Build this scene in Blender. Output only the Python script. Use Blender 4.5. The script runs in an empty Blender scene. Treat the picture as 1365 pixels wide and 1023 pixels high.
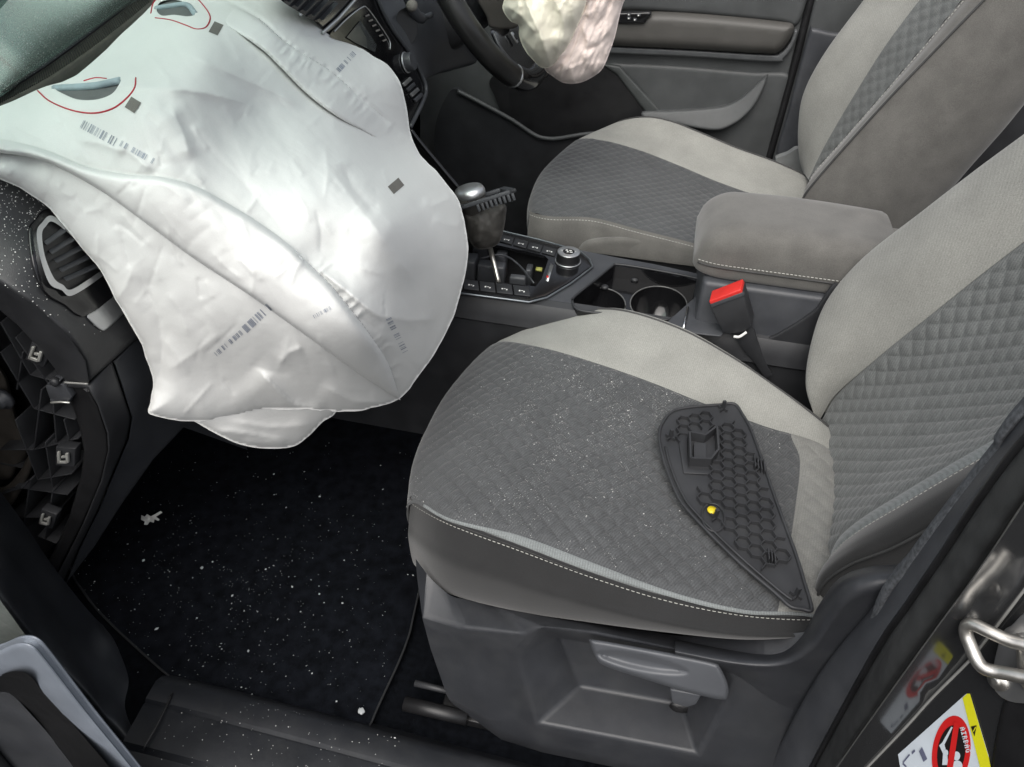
import bpy, bmesh, math, random
import numpy as np
from mathutils import Vector, Matrix
from mathutils.geometry import delaunay_2d_cdt

random.seed(7); RNG = np.random.default_rng(7)
scene = bpy.context.scene
COL = scene.collection

# ---------------------------------------------------------------- camera
# x = towards the rear of the car, y = towards the driver's side, z = up from the cabin floor (metres)
PW, PH, FPX = 1365.0, 1023.0, 1014.08
CAMP = np.array([0.2002, -1.1516, 1.0325])
YAW, PITCH, ROLL = 0.1952, 0.6794, 0.0401
_d = np.array([-math.sin(YAW)*math.cos(PITCH), math.cos(YAW)*math.cos(PITCH), -math.sin(PITCH)])
_r = np.cross(_d, [0, 0, 1]); _r /= np.linalg.norm(_r); _u = np.cross(_r, _d)
CR_ = math.cos(ROLL)*_r + math.sin(ROLL)*_u
CU_ = -math.sin(ROLL)*_r + math.cos(ROLL)*_u
CD_ = _d
cam_data = bpy.data.cameras.new('camera'); cam = bpy.data.objects.new('camera', cam_data); COL.objects.link(cam)
cam_data.sensor_fit = 'HORIZONTAL'; cam_data.sensor_width = 36.0; cam_data.lens = FPX/PW*36.0
cam_data.clip_start = 0.02; cam_data.clip_end = 500
cam.matrix_world = Matrix(((CR_[0], CU_[0], -CD_[0], CAMP[0]), (CR_[1], CU_[1], -CD_[1], CAMP[1]),
                           (CR_[2], CU_[2], -CD_[2], CAMP[2]), (0, 0, 0, 1)))
scene.camera = cam

# ---------------------------------------------------------------- sky, sun, exposure
SUN_EL, SUN_AZ = math.radians(52), math.radians(200)     # high hazy sun behind thin cloud, on the open-door side
world = bpy.data.worlds.new('World'); scene.world = world; world.use_nodes = True
wn = world.node_tree.nodes; wl = world.node_tree.links
sky = wn.new('ShaderNodeTexSky'); sky.sky_type = 'NISHITA'; sky.sun_disc = False
sky.sun_elevation = SUN_EL; sky.air_density = 1.0; sky.dust_density = 4.0; sky.ozone_density = 0.6
sun_dir = Vector((-0.04, -0.54, 0.82)).normalized()      # from the scene towards the sun
sky.sun_rotation = math.atan2(sun_dir.x, sun_dir.y)
sky.sun_elevation = math.asin(sun_dir.z)
hs = wn.new('ShaderNodeHueSaturation'); hs.inputs['Saturation'].default_value = .35      # thin cloud greys the sky
wl.new(sky.outputs[0], hs.inputs['Color']); wl.new(hs.outputs[0], wn['Background'].inputs['Color']); wn['Background'].inputs['Strength'].default_value = 0.12
sun_data = bpy.data.lights.new('sun', 'SUN'); sun_data.energy = 1.5; sun_data.angle = math.radians(65); sun_data.color = (1.0, 0.96, 0.9)
sun = bpy.data.objects.new('sun', sun_data); COL.objects.link(sun)
sun.rotation_euler = sun_dir.to_track_quat('Z', 'Y').to_euler(); sun.location = (0, -2, 4)
scene.view_settings.view_transform = 'Standard'; scene.view_settings.look = 'None'
scene.view_settings.exposure = 0.58; scene.view_settings.gamma = 1.0
scene.view_settings.use_curve_mapping = False
scene.render.engine = 'CYCLES'
scene.cycles.max_bounces = 8

# ---------------------------------------------------------------- helpers: picture point -> place
def ray(u, v):
    u = np.asarray(u, float); v = np.asarray(v, float)
    return CD_ + CR_*((u-PW/2)/FPX)[..., None] + CU_*((PH/2-v)/FPX)[..., None]
def tval(u, v, ax, val):
    i = 'xyz'.index(ax); d = ray(u, v)
    return (val-CAMP[i])/d[..., i]
def at(u, v, **k):
    (ax, val), = k.items()
    return CAMP + ray(u, v)*tval(u, v, ax, val)
def on_plane(u, v, p0, n):
    d = ray(u, v); n = np.asarray(n, float)
    return CAMP + d*(((np.asarray(p0, float)-CAMP)@n)/(d@n))
def PT(u, v, t):
    return CAMP + ray(u, v)*np.asarray(t)[..., None]
def pix(P):
    v = np.asarray(P, float)-CAMP; z = v@CD_
    return np.stack([PW/2+FPX*(v@CR_)/z, PH/2-FPX*(v@CU_)/z], -1)

# ---------------------------------------------------------------- helpers: objects
BASE = {}
def thing(name, label, cat, loc=(0, 0, 0), group=None):
    o = bpy.data.objects.new(name, None); COL.objects.link(o); o.location = loc
    o.empty_display_size = 0.05
    o['label'] = label; o['category'] = cat
    if group: o['group'] = group
    BASE[o] = np.array(loc, float)
    return o
def obj(name, verts, faces, mat, parent=None, smooth=True, label=None, cat=None, kind=None, group=None, bevel=0, bseg=2, auto=None, recalc=True):
    b = BASE.get(parent, np.zeros(3))
    me = bpy.data.meshes.new(name)
    V = np.asarray(verts, float)-b
    me.from_pydata(V.tolist(), [], [tuple(int(i) for i in f) for f in faces]); 
    me.validate()
    if recalc or bevel:
        bm = bmesh.new(); bm.from_mesh(me)
        if bevel:
            es = [e for e in bm.edges if len(e.link_faces) == 2 and e.calc_face_angle(0) > 0.35]
            bmesh.ops.bevel(bm, geom=es, offset=bevel, segments=bseg, profile=0.5, affect='EDGES', clamp_overlap=True)
        bmesh.ops.recalc_face_normals(bm, faces=bm.faces)
        bm.to_mesh(me); bm.free()
    me.materials.append(mat)
    if smooth: me.shade_smooth()
    if smooth and auto: me.set_sharp_from_angle(angle=math.radians(auto))
    o = bpy.data.objects.new(name, me); COL.objects.link(o)
    if parent is not None: o.parent = parent
    BASE[o] = b
    if label: o['label'] = label
    if cat: o['category'] = cat
    if kind: o['kind'] = kind
    if group: o['group'] = group
    return o
class MB:
    def __init__(s): s.v = []; s.f = []
    def add(s, V, F):
        n = len(s.v); s.v += [list(map(float, p)) for p in V]; s.f += [[int(i)+n for i in f] for f in F]; return s
    def build(s, name, mat, parent=None, **k): return obj(name, s.v, s.f, mat, parent, **k)
def crw(n, s):
    s = np.clip(np.asarray(s, float), 0, n-1-1e-9); i = np.floor(s).astype(int); f = s-i
    w = np.stack([(-f+2*f*f-f**3)/2, (2-5*f*f+3*f**3)/2, (f+4*f*f-3*f**3)/2, (f**3-f*f)/2], 1)
    M = np.zeros((len(s), n+2))
    for k in range(4): M[np.arange(len(s)), i+k] += w[:, k]
    M[:, 1] += 2*M[:, 0]; M[:, 2] -= M[:, 0]; M[:, n] += 2*M[:, n+1]; M[:, n-1] -= M[:, n+1]
    return M[:, 1:n+1]
def curve(pts, n, closed=False):
    P = np.asarray(pts, float)
    if closed:
        m = len(P); Q = np.concatenate([P[-2:], P, P[:3]]); s = np.linspace(2, 2+m, n, endpoint=False)
        return crw(len(Q), s)@Q
    return crw(len(P), np.linspace(0, len(P)-1, n))@P
def surf_pts(C, s, t):
    """C[v][u] control points; s over u index, t over v index"""
    C = np.asarray(C, float)
    return np.einsum('ai,ijk,bj->abk', crw(C.shape[0], t), C, crw(C.shape[1], s))
def gnormals(P):
    du = np.gradient(P, axis=1); dv = np.gradient(P, axis=0)
    n = np.cross(du, dv); return n/np.maximum(np.linalg.norm(n, axis=2, keepdims=True), 1e-12)
def gfaces(nv, nu):
    i = np.arange(nv*nu).reshape(nv, nu)
    return np.stack([i[:-1, :-1].ravel(), i[:-1, 1:].ravel(), i[1:, 1:].ravel(), i[1:, :-1].ravel()], 1)
def gobj(name, P, mat, parent, **k):
    return obj(name, P.reshape(-1, 3), gfaces(*P.shape[:2]), mat, parent, **k)
def arc(P, axis):
    d = np.linalg.norm(np.diff(P, axis=axis), axis=2); c = np.cumsum(d, axis=axis)
    z = np.zeros_like(np.take(c, [0], axis=axis)); return np.concatenate([z, c], axis=axis)
def tube_geo(path, rad, seg=8, cap=True, flat=None):
    P = np.asarray(path, float); n = len(P); T = np.gradient(P, axis=0); T /= np.linalg.norm(T, axis=1, keepdims=True)
    up = np.array([0, 0, 1.0]) if abs(T[0][2]) < .9 else np.array([1.0, 0, 0])
    N = np.cross(T[0], up); N /= np.linalg.norm(N); V = []; r = np.broadcast_to(np.asarray(rad, float), (n,))
    for i in range(n):
        N = N-T[i]*(N@T[i]); N /= np.linalg.norm(N); B = np.cross(T[i], N)
        for k in range(seg):
            a = 2*math.pi*k/seg; V.append(P[i]+r[i]*(math.cos(a)*N+math.sin(a)*B*(flat or 1)))
    F = [(i*seg+k, i*seg+(k+1) % seg, (i+1)*seg+(k+1) % seg, (i+1)*seg+k) for i in range(n-1) for k in range(seg)]
    if cap: F += [tuple(range(seg))[::-1], tuple((n-1)*seg+k for k in range(seg))]
    return V, F
def box_geo(o, a, b, c):
    """box from corner o and three edge vectors"""
    o, a, b, c = (np.asarray(q, float) for q in (o, a, b, c))
    V = [o, o+a, o+a+b, o+b, o+c, o+a+c, o+a+b+c, o+b+c]
    return V, [(0, 3, 2, 1), (4, 5, 6, 7), (0, 1, 5, 4), (1, 2, 6, 5), (2, 3, 7, 6), (3, 0, 4, 7)]
def prism_geo(poly, ext):
    P = [np.asarray(p, float) for p in poly]; e = np.asarray(ext, float); n = len(P)
    V = P+[p+e for p in P]
    return V, [tuple(range(n)), tuple(range(2*n-1, n-1, -1))]+[(i, i+n, (i+1) % n+n, (i+1) % n) for i in range(n)]
def frame_of(n):
    n = np.asarray(n, float); n = n/np.linalg.norm(n)
    a = np.cross(n, [0, 0, 1.0]) if abs(n[2]) < .9 else np.cross(n, [0, 1.0, 0])
    a /= np.linalg.norm(a); return a, np.cross(n, a), n
def lathe_geo(c, axis, prof, seg=32, ell=1.0, adir=None):
    a, b, n = frame_of(axis)
    if adir is not None:
        a = np.asarray(adir, float); a = a-n*(a@n); a /= np.linalg.norm(a); b = np.cross(n, a)
    c = np.asarray(c, float); V = []; m = len(prof)
    for r, h in prof:
        for k in range(seg):
            t = 2*math.pi*k/seg; V.append(c+n*h+r*(math.cos(t)*a+math.sin(t)*b*ell))
    F = [(i*seg+k, i*seg+(k+1) % seg, (i+1)*seg+(k+1) % seg, (i+1)*seg+k) for i in range(m-1) for k in range(seg)]
    F += [tuple(range(seg))[::-1], tuple((m-1)*seg+k for k in range(seg))]
    return V, F
# ---- sheets: an outline read off the picture, each point given its own place in the car by depth controls
class TPS:
    def __init__(s, ctrl, reg=1e-4):
        s.X = np.array([[c[0], c[1]] for c in ctrl], float)/300.
        y = np.array([float(tval(c[0], c[1], c[2], c[3])) for c in ctrl]); n = len(y)
        A = np.zeros((n+3, n+3)); A[:n, :n] = s.k(s.X, s.X)+reg*np.eye(n); A[:n, n] = 1; A[:n, n+1:] = s.X; A[n:, :n] = A[:n, n:].T
        s.w = np.linalg.solve(A, np.concatenate([y, np.zeros(3)]))
    def k(s, a, b):
        r2 = ((a[:, None]-b[None])**2).sum(-1); return np.where(r2 > 0, r2*np.log(np.maximum(r2, 1e-20))*.5, 0)
    def __call__(s, u, v):
        u = np.asarray(u, float); sh = u.shape; q = np.stack([u.ravel(), np.asarray(v, float).ravel()], 1)/300.
        n = len(s.X); return (s.k(q, s.X)@s.w[:n]+s.w[n]+q@s.w[n+1:]).reshape(sh)
class PLN:
    """depth function of a true plane in the car"""
    def __init__(s, p0, n): s.p = np.asarray(p0, float); s.n = np.asarray(n, float)
    def __call__(s, u, v):
        d = ray(u, v); return ((s.p-CAMP)@s.n)/(d@s.n)
def AX(ax, val): return PLN({'x': (val, 0, 0), 'y': (0, val, 0), 'z': (0, 0, val)}[ax], {'x': (1, 0, 0), 'y': (0, 1, 0), 'z': (0, 0, 1)}[ax])
def inpoly(Q, P):
    x, y = Q[:, 0], Q[:, 1]; c = np.zeros(len(Q), bool); P = np.asarray(P, float)
    for (x1, y1), (x2, y2) in zip(P, np.roll(P, -1, 0)):
        if y1 == y2: continue
        c ^= ((y1 > y) != (y2 > y)) & (x < (x2-x1)*(y-y1)/(y2-y1)+x1)
    return c
def segdist(Q, P, closed=True):
    P = np.asarray(P, float); best = np.full(len(Q), 1e9); sg = np.zeros(len(Q)); par = np.zeros(len(Q))
    B = np.roll(P, -1, 0) if closed else P[1:]; A = P if closed else P[:-1]
    L = np.linalg.norm(B-A, axis=1); acc = np.concatenate([[0], np.cumsum(L)]); tot = acc[-1]
    for i in range(len(A)):
        ab = B[i]-A[i]; w = Q-A[i]; t = np.clip((w@ab)/max(ab@ab, 1e-12), 0, 1)
        e = w-t[:, None]*ab; d = np.hypot(e[:, 0], e[:, 1]); m = d < best
        best[m] = d[m]; sg[m] = np.sign(ab[0]*w[m, 1]-ab[1]*w[m, 0]); par[m] = (acc[i]+t[m]*L[i])/tot
    return best, sg, par
def resample(P, step, closed=True):
    P = np.asarray(P, float); out = []
    B = np.roll(P, -1, 0) if closed else P[1:]
    for a, b in zip(P if closed else P[:-1], B):
        n = max(1, int(round(np.linalg.norm(b-a)/step)))
        out += [a+(b-a)*i/n for i in range(n)]
    if not closed: out.append(P[-1])
    return np.array(out)
def smooth_outline(P, step=6):
    P = np.asarray(P, float); L = np.linalg.norm(P-np.roll(P, -1, 0), axis=1).sum()
    return curve(P, max(8, int(L/step)), closed=True)
def cdt(outline, step, holes=(), interior=True, inset=0):
    O = resample(outline, step); V = [tuple(p) for p in O]; n = len(O); E = [(i, (i+1) % n) for i in range(n)]; nb = n
    HS = []
    for h in holes:
        h = resample(h, step); k = len(V); V += [tuple(p) for p in h]; E += [(k+i, k+(i+1) % len(h)) for i in range(len(h))]; HS.append(h)
    clear = step*.55
    if inset:
        tn_ = np.roll(O, -1, 0)-np.roll(O, 1, 0); nn_ = np.stack([-tn_[:, 1], tn_[:, 0]], 1); nn_ /= np.maximum(np.linalg.norm(nn_, axis=1, keepdims=True), 1e-9)
        if ((np.roll(O[:, 0], -1)-O[:, 0])*(np.roll(O[:, 1], -1)+O[:, 1])).sum() > 0: nn_ = -nn_
        for f in (.12, .35, .65, 1.0):
            q = O+nn_*inset*f; k = inpoly(q, O) & (segdist(q, O)[0] > inset*f*.93)
            for h in HS: k &= ~inpoly(q, h) & (segdist(q, h)[0] > step*.3)
            V += [tuple(p) for p in q[k]]
        clear = inset+step*.5
    if interior:
        lo, hi = O.min(0), O.max(0); dy = step*.87
        g = np.array([(lo[0]+i*step+(j % 2)*step/2, lo[1]+j*dy) for j in range(int((hi[1]-lo[1])/dy)+2) for i in range(int((hi[0]-lo[0])/step)+2)])
        k = inpoly(g, O) & (segdist(g, O)[0] > clear)
        for h in HS: k &= ~inpoly(g, h) & (segdist(g, h)[0] > step*.55)
        V += [tuple(p) for p in g[k]]
    r = delaunay_2d_cdt([Vector(p) for p in V], E, [], 1, 1e-5)
    Q = np.array([tuple(p) for p in r[0]]); F = np.array([f for f in r[2]]); c = Q[F].mean(1)
    k = inpoly(c, O)
    for h in HS: k &= ~inpoly(c, h)
    return Q, F[k]
def border(F):
    from collections import Counter
    c = {}
    for f in F:
        for a, b in ((f[0], f[1]), (f[1], f[2]), (f[2], f[0])):
            if (b, a) in c: del c[(b, a)]
            else: c[(a, b)] = 1
    return list(c)
def sheet(name, outline, depth, thick, mat, parent, step=8, holes=(), smooth=True, disp=None, round_px=0, round_m=0, auto=40, back=None, vec=None, **k):
    """solid plate: front face on `depth`, back `thick` metres behind it (along vec, default along the view ray), edge rounded"""
    Q, F = cdt(outline, step, holes, inset=round_px); t = depth(Q[:, 0], Q[:, 1])
    ed = None
    if round_px or disp is not None or back is not None: ed = segdist(Q, np.asarray(outline, float))[0]
    if round_px:
        e = np.clip(ed/round_px, 0, 1); t = t+round_m*(1-np.sqrt(1-(1-e)**2))
    if disp is not None: t = t+disp(Q, ed)
    A = PT(Q[:, 0], Q[:, 1], t)
    if back is not None: Bk = PT(Q[:, 0], Q[:, 1], t+back(ed))
    elif vec is not None: Bk = A+np.asarray(vec, float)*thick
    else: Bk = PT(Q[:, 0], Q[:, 1], t+thick)
    n = len(Q); bd = border(F)
    faces = [tuple(f) for f in F]+[tuple(f[::-1]+n) for f in F]+[(b, a, a+n, b+n) for a, b in bd]
    return obj(name, np.concatenate([A, Bk]), faces, mat, parent, smooth=smooth, auto=auto, **k)
def pnoise(x, y, seed=0):
    """smooth value noise, arrays"""
    xi = np.floor(x).astype(int); yi = np.floor(y).astype(int); fx = x-xi; fy = y-yi
    fx = fx*fx*(3-2*fx); fy = fy*fy*(3-2*fy)
    def h(a, b):
        n = (a*374761393+b*668265263+seed*974634497) & 0x7fffffff; n = ((n ^ (n >> 13))*1274126177) & 0x7fffffff
        return ((n ^ (n >> 16)) & 0xffff)/65535.
    return (h(xi, yi)*(1-fx)+h(xi+1, yi)*fx)*(1-fy)+(h(xi, yi+1)*(1-fx)+h(xi+1, yi+1)*fx)*fy

# ---------------------------------------------------------------- materials
def nt(name):
    m = bpy.data.materials.new(name); m.use_nodes = True; t = m.node_tree; return m, t.nodes, t.links, t.nodes['Principled BSDF']
def srgb(h):
    h = h.lstrip('#'); c = [int(h[i:i+2], 16)/255 for i in (0, 2, 4)]
    return tuple(x/12.92 if x <= .04045 else ((x+.055)/1.055)**2.4 for x in c)
def mat(name, col, rough=.5, metal=0, spec=.5, var=.12, vscale=40, bump=0, bscale=300, bdist=.001, rvar=.1, coat=0, sheen=0, fine=0, fscale=900, dust=0, dscale=14):
    m, N, L, B = nt(name)
    tc = N.new('ShaderNodeTexCoord'); col = tuple(col)
    nz = N.new('ShaderNodeTexNoise'); nz.inputs['Scale'].default_value = vscale; nz.inputs['Detail'].default_value = 6
    L.new(tc.outputs['Object'], nz.inputs['Vector'])
    mx = N.new('ShaderNodeMix'); mx.data_type = 'RGBA'
    mx.inputs[6].default_value = tuple(c*(1-var) for c in col)+(1,); mx.inputs[7].default_value = tuple(min(1, c*(1+var)) for c in col)+(1,)
    rp = N.new('ShaderNodeMapRange'); rp.inputs[1].default_value = .3; rp.inputs[2].default_value = .7
    L.new(nz.outputs['Fac'], rp.inputs[0]); L.new(rp.outputs[0], mx.inputs[0]); out = mx.outputs[2]
    if fine:
        n2 = N.new('ShaderNodeTexNoise'); n2.inputs['Scale'].default_value = fscale; n2.inputs['Detail'].default_value = 2
        L.new(tc.outputs['Object'], n2.inputs['Vector'])
        r2 = N.new('ShaderNodeMapRange'); r2.inputs[1].default_value = .3; r2.inputs[2].default_value = .7; r2.inputs[3].default_value = 1-fine; r2.inputs[4].default_value = 1+fine
        L.new(n2.outputs['Fac'], r2.inputs[0])
        m2 = N.new('ShaderNodeVectorMath'); m2.operation = 'SCALE'; L.new(out, m2.inputs[0]); L.new(r2.outputs[0], m2.inputs['Scale']); out = m2.outputs[0]
    if dust:
        n3 = N.new('ShaderNodeTexNoise'); n3.inputs['Scale'].default_value = dscale; n3.inputs['Detail'].default_value = 8; n3.inputs['Roughness'].default_value = .7
        L.new(tc.outputs['Object'], n3.inputs['Vector'])
        r3 = N.new('ShaderNodeMapRange'); r3.inputs[1].default_value = .45; r3.inputs[2].default_value = .8; r3.inputs[4].default_value = dust
        L.new(n3.outputs['Fac'], r3.inputs[0])
        m3 = N.new('ShaderNodeMix'); m3.data_type = 'RGBA'; m3.inputs[7].default_value = (.42, .42, .40, 1)
        L.new(r3.outputs[0], m3.inputs[0]); L.new(out, m3.inputs[6]); out = m3.outputs[2]
    L.new(out, B.inputs['Base Color'])
    rr = N.new('ShaderNodeMapRange'); rr.inputs[3].default_value = max(.02, rough-rvar); rr.inputs[4].default_value = min(1, rough+rvar)
    L.new(nz.outputs['Fac'], rr.inputs[0]); L.new(rr.outputs[0], B.inputs['Roughness'])
    B.inputs['Metallic'].default_value = metal; B.inputs['Specular IOR Level'].default_value = spec
    B.inputs['Coat Weight'].default_value = coat; B.inputs['Coat Roughness'].default_value = .08
    if sheen: B.inputs['Sheen Weight'].default_value = sheen; B.inputs['Sheen Roughness'].default_value = .5
    if bump:
        nb = N.new('ShaderNodeTexNoise'); nb.inputs['Scale'].default_value = bscale; nb.inputs['Detail'].default_value = 3
        L.new(tc.outputs['Object'], nb.inputs['Vector'])
        bp = N.new('ShaderNodeBump'); bp.inputs['Strength'].default_value = bump; bp.inputs['Distance'].default_value = bdist
        L.new(nb.outputs['Fac'], bp.inputs['Height']); L.new(bp.outputs[0], B.inputs['Normal'])
    return m
def weave_mat(name, col, wscale=330, var=.1, depth=.35, rough=.9, rot=0.0, mixw=.25):
    """ribbed seat cloth: fine diagonal rib in colour and bump, plus mottling"""
    m, N, L, B = nt(name); tc = N.new('ShaderNodeTexCoord')
    mp = N.new('ShaderNodeMapping'); mp.inputs['Rotation'].default_value = (0.0, 0.0, rot); L.new(tc.outputs['Object'], mp.inputs['Vector'])
    w = N.new('ShaderNodeTexWave'); w.inputs['Scale'].default_value = wscale/6.28*2; w.inputs['Distortion'].default_value = .6; w.inputs['Detail'].default_value = 2; w.inputs['Detail Scale'].default_value = 3
    L.new(mp.outputs[0], w.inputs['Vector'])
    nz = N.new('ShaderNodeTexNoise'); nz.inputs['Scale'].default_value = 700; nz.inputs['Detail'].default_value = 3; L.new(tc.outputs['Object'], nz.inputs['Vector'])
    n2 = N.new('ShaderNodeTexNoise'); n2.inputs['Scale'].default_value = 18; n2.inputs['Detail'].default_value = 6; L.new(tc.outputs['Object'], n2.inputs['Vector'])
    ad = N.new('ShaderNodeMath'); ad.operation = 'MULTIPLY_ADD'; ad.inputs[1].default_value = mixw; L.new(w.outputs['Fac'], ad.inputs[0]); L.new(nz.outputs['Fac'], ad.inputs[2])
    mr = N.new('ShaderNodeMapRange'); mr.inputs[1].default_value = .3; mr.inputs[2].default_value = .7+mixw; mr.inputs[3].default_value = 1-depth; mr.inputs[4].default_value = 1+depth
    L.new(ad.outputs[0], mr.inputs[0])
    m2 = N.new('ShaderNodeMapRange'); m2.inputs[1].default_value = .3; m2.inputs[2].default_value = .7; m2.inputs[3].default_value = 1-var; m2.inputs[4].default_value = 1+var
    L.new(n2.outputs['Fac'], m2.inputs[0])
    mu = N.new('ShaderNodeMath'); mu.operation = 'MULTIPLY'; L.new(mr.outputs[0], mu.inputs[0]); L.new(m2.outputs[0], mu.inputs[1])
    sc = N.new('ShaderNodeVectorMath'); sc.operation = 'SCALE'; sc.inputs[0].default_value = tuple(col); L.new(mu.outputs[0], sc.inputs['Scale'])
    L.new(sc.outputs[0], B.inputs['Base Color']); B.inputs['Roughness'].default_value = rough; B.inputs['Specular IOR Level'].default_value = .25
    B.inputs['Sheen Weight'].default_value = .25; B.inputs['Sheen Roughness'].default_value = .45
    bp = N.new('ShaderNodeBump'); bp.inputs['Strength'].default_value = .5; bp.inputs['Distance'].default_value = .0006
    L.new(ad.outputs[0], bp.inputs['Height']); L.new(bp.outputs[0], B.inputs['Normal'])
    return m
M = {}
M['cloth_dark'] = weave_mat('dark grey seat cloth', (.085, .086, .086), rot=.6)
M['cloth_quilt'] = weave_mat('quilted seat cloth', (.074, .077, .080), rot=.6, depth=.4)
M['cloth_back'] = weave_mat('quilted backrest cloth', (.135, .142, .140), rot=.6, depth=.4)
M['cloth_light'] = weave_mat('light grey seat cloth', (.275, .275, .255), rot=.2, depth=.22, mixw=.12)
M['cloth_strip'] = weave_mat('pale ribbed strip', (.19, .205, .205), depth=.3)
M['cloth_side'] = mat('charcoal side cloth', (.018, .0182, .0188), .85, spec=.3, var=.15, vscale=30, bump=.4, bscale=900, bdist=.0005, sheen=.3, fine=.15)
M['cloth_taupe'] = mat('taupe side cloth', (.122, .118, .110), .85, spec=.3, var=.15, vscale=30, bump=.4, bscale=900, bdist=.0005, sheen=.3, fine=.15)
M['cloth_rear'] = weave_mat('mid grey rear cloth', (.20, .20, .188), rot=.2, depth=.25, mixw=.12)
M['thread'] = mat('pale thread', (.40, .40, .37), .8)
M['piping'] = mat('dark piping', (.05, .05, .05), .7, bump=.4, bscale=900)
M['plastic'] = mat('grained black plastic', (.028, .029, .032), .48, var=.2, vscale=25, bump=.35, bscale=1100, bdist=.0004)
M['plastic_grey'] = mat('grained charcoal plastic', (.050, .053, .060), .45, var=.15, vscale=25, bump=.4, bscale=1000, bdist=.0004, dust=.05)
M['plastic_deep'] = mat('deep black plastic', (.012, .012, .013), .4, var=.2, bump=.2, bscale=700)
M['gloss_black'] = mat('piano black trim', (.008, .008, .009), .12, spec=.6, var=.1, rvar=.04)
M['rubber'] = mat('black rubber seal', (.045, .046, .046), .55, var=.25, vscale=60, bump=.2, bscale=400, dust=.05)
M['satin'] = mat('satin silver', (.55, .56, .57), .32, metal=.85, var=.08)
M['chrome'] = mat('chrome', (.75, .76, .77), .12, metal=1, var=.05, rvar=.06)
M['carpet'] = mat('black carpet', (.0042, .005, .0068), .95, spec=.05, var=.4, vscale=120, bump=.8, bscale=1400, bdist=.002)
M['white_mark'] = mat('white print', (.75, .75, .73), .5)
M['print_grey'] = mat('faded blue grey ink', (.30, .33, .40), .8, var=.2)
M['label_grey'] = mat('grey woven label', (.17, .16, .145), .8, var=.1, fine=.15)
M['red'] = mat('red plastic', (.62, .03, .025), .38)
M['red_thread'] = mat('red thread', (.5, .03, .05), .75)
M['dustm'] = mat('white dust', (.72, .72, .70), .7)

# ================================================================ passenger seat
def quilt(P, pitch, amp, asp=1.0, fade=None, o=(0, 0)):
    if o[0] == 'xy': X, Y = P[..., 0], P[..., 1]
    elif o[0] == 'ys': X, Y = P[..., 1], (P[..., 0]*math.sin(math.radians(24))+P[..., 2]*math.cos(math.radians(24)))
    else: X = arc(P, 1)+o[0]; Y = arc(P, 0)+o[1]
    a = (X+Y*asp)/pitch; b = (X-Y*asp)/pitch
    h = (np.abs(np.sin(math.pi*a))*np.abs(np.sin(math.pi*b)))**.5
    if fade is not None: h = h*fade
    return h*amp
def panel(C, s0, s1, t0, t1, ds, name, mat, parent, disp=None, seam=(1, 1, 1, 1), sd=.0015, sw=.005, **k):
    """patch of the control surface C between u=s0..s1, v=t0..t1; seams pulled in along the chosen edges (v0,v1,u0,u1)"""
    probe = surf_pts(C, np.linspace(s0, s1, 24), np.linspace(t0, t1, 24))
    nu = max(4, int(arc(probe, 1)[:, -1].mean()/ds)+2); nv = max(4, int(arc(probe, 0)[-1].mean()/ds)+2)
    P = surf_pts(C, np.linspace(s0, s1, nu), np.linspace(t0, t1, nv)); N = gnormals(P)
    if N[..., 2].mean() < 0 and k.pop('upward', True): N = -N
    k.pop('upward', None)
    X = arc(P, 1); Y = arc(P, 0); g = np.zeros(P.shape[:2])
    for on, dd in zip(seam, (Y, Y[-1:]-Y, X, X[:, -1:]-X)):
        if on: g = np.maximum(g, np.exp(-(dd/sw)**2))
    h = -sd*g
    if disp is not None: h = h+disp(P)*(1-g)
    P2 = P+N*h[..., None]
    return gobj(name, P2, mat, parent, **k), P2, N
def stitches(name, path3, nrm, parent, length=.0035, gap=.0025, w=.0004, off=.0012, mat_=None):
    P = np.asarray(path3, float); L = np.concatenate([[0], np.cumsum(np.linalg.norm(np.diff(P, axis=0), axis=1))])
    nrm = np.broadcast_to(np.asarray(nrm, float), P.shape); m = MB(); s = 0.
    f = lambda q: (np.array([np.interp(q, L, P[:, i]) for i in range(3)]), np.array([np.interp(q, L, nrm[:, i]) for i in range(3)]))
    while s+length < L[-1]:
        (a, na), (b, nb) = f(s), f(s+length); na = na/np.linalg.norm(na); dirv = (b-a)/np.linalg.norm(b-a); sd = np.cross(na, dirv)*w
        a = a+na*off; b = b+na*off; c = (a+b)/2+na*w
        m.add([a-dirv*.0003, a-sd, c-sd, b-sd, b, b+sd, c+sd, a+sd], [(0, 1, 2, 6, 7), (2, 3, 4, 5, 6)]); s += length+gap
    return m.build(name, mat_ or M['thread'], parent, recalc=False)

def rowz(px, zs): return [at(u, v, z=z) for (u, v), z in zip(px, zs)]
seatP = thing('passenger_seat', 'grey cloth front seat with plastic panel and white glass dust lying on it', 'car seat', (.22, -.37, 0), 'front seats of the car')
A_ = [(553, 668), (600, 693), (690, 727), (790, 765), (890, 797), (990, 817), (1085, 823)]
B_ = [(553, 667), (601, 691), (695, 714), (797, 752), (895, 788), (992, 812), (1086, 819)]
C_ = [(560, 615), (630, 640), (725, 665), (820, 695), (915, 725), (1005, 750), (1095, 765)]
D_ = [(578, 568), (655, 580), (748, 600), (845, 625), (935, 650), (1020, 672), (1104, 690)]
E_ = [(610, 512), (680, 520), (770, 538), (860, 560), (945, 585), (1030, 605), (1106, 625)]
F_ = [(665, 455), (720, 462), (790, 482), (865, 508), (940, 538), (1020, 568), (1092, 590)]
G_ = [(735, 425), (775, 415), (830, 416), (905, 440), (975, 478), (1040, 522), (1086, 556)]
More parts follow.
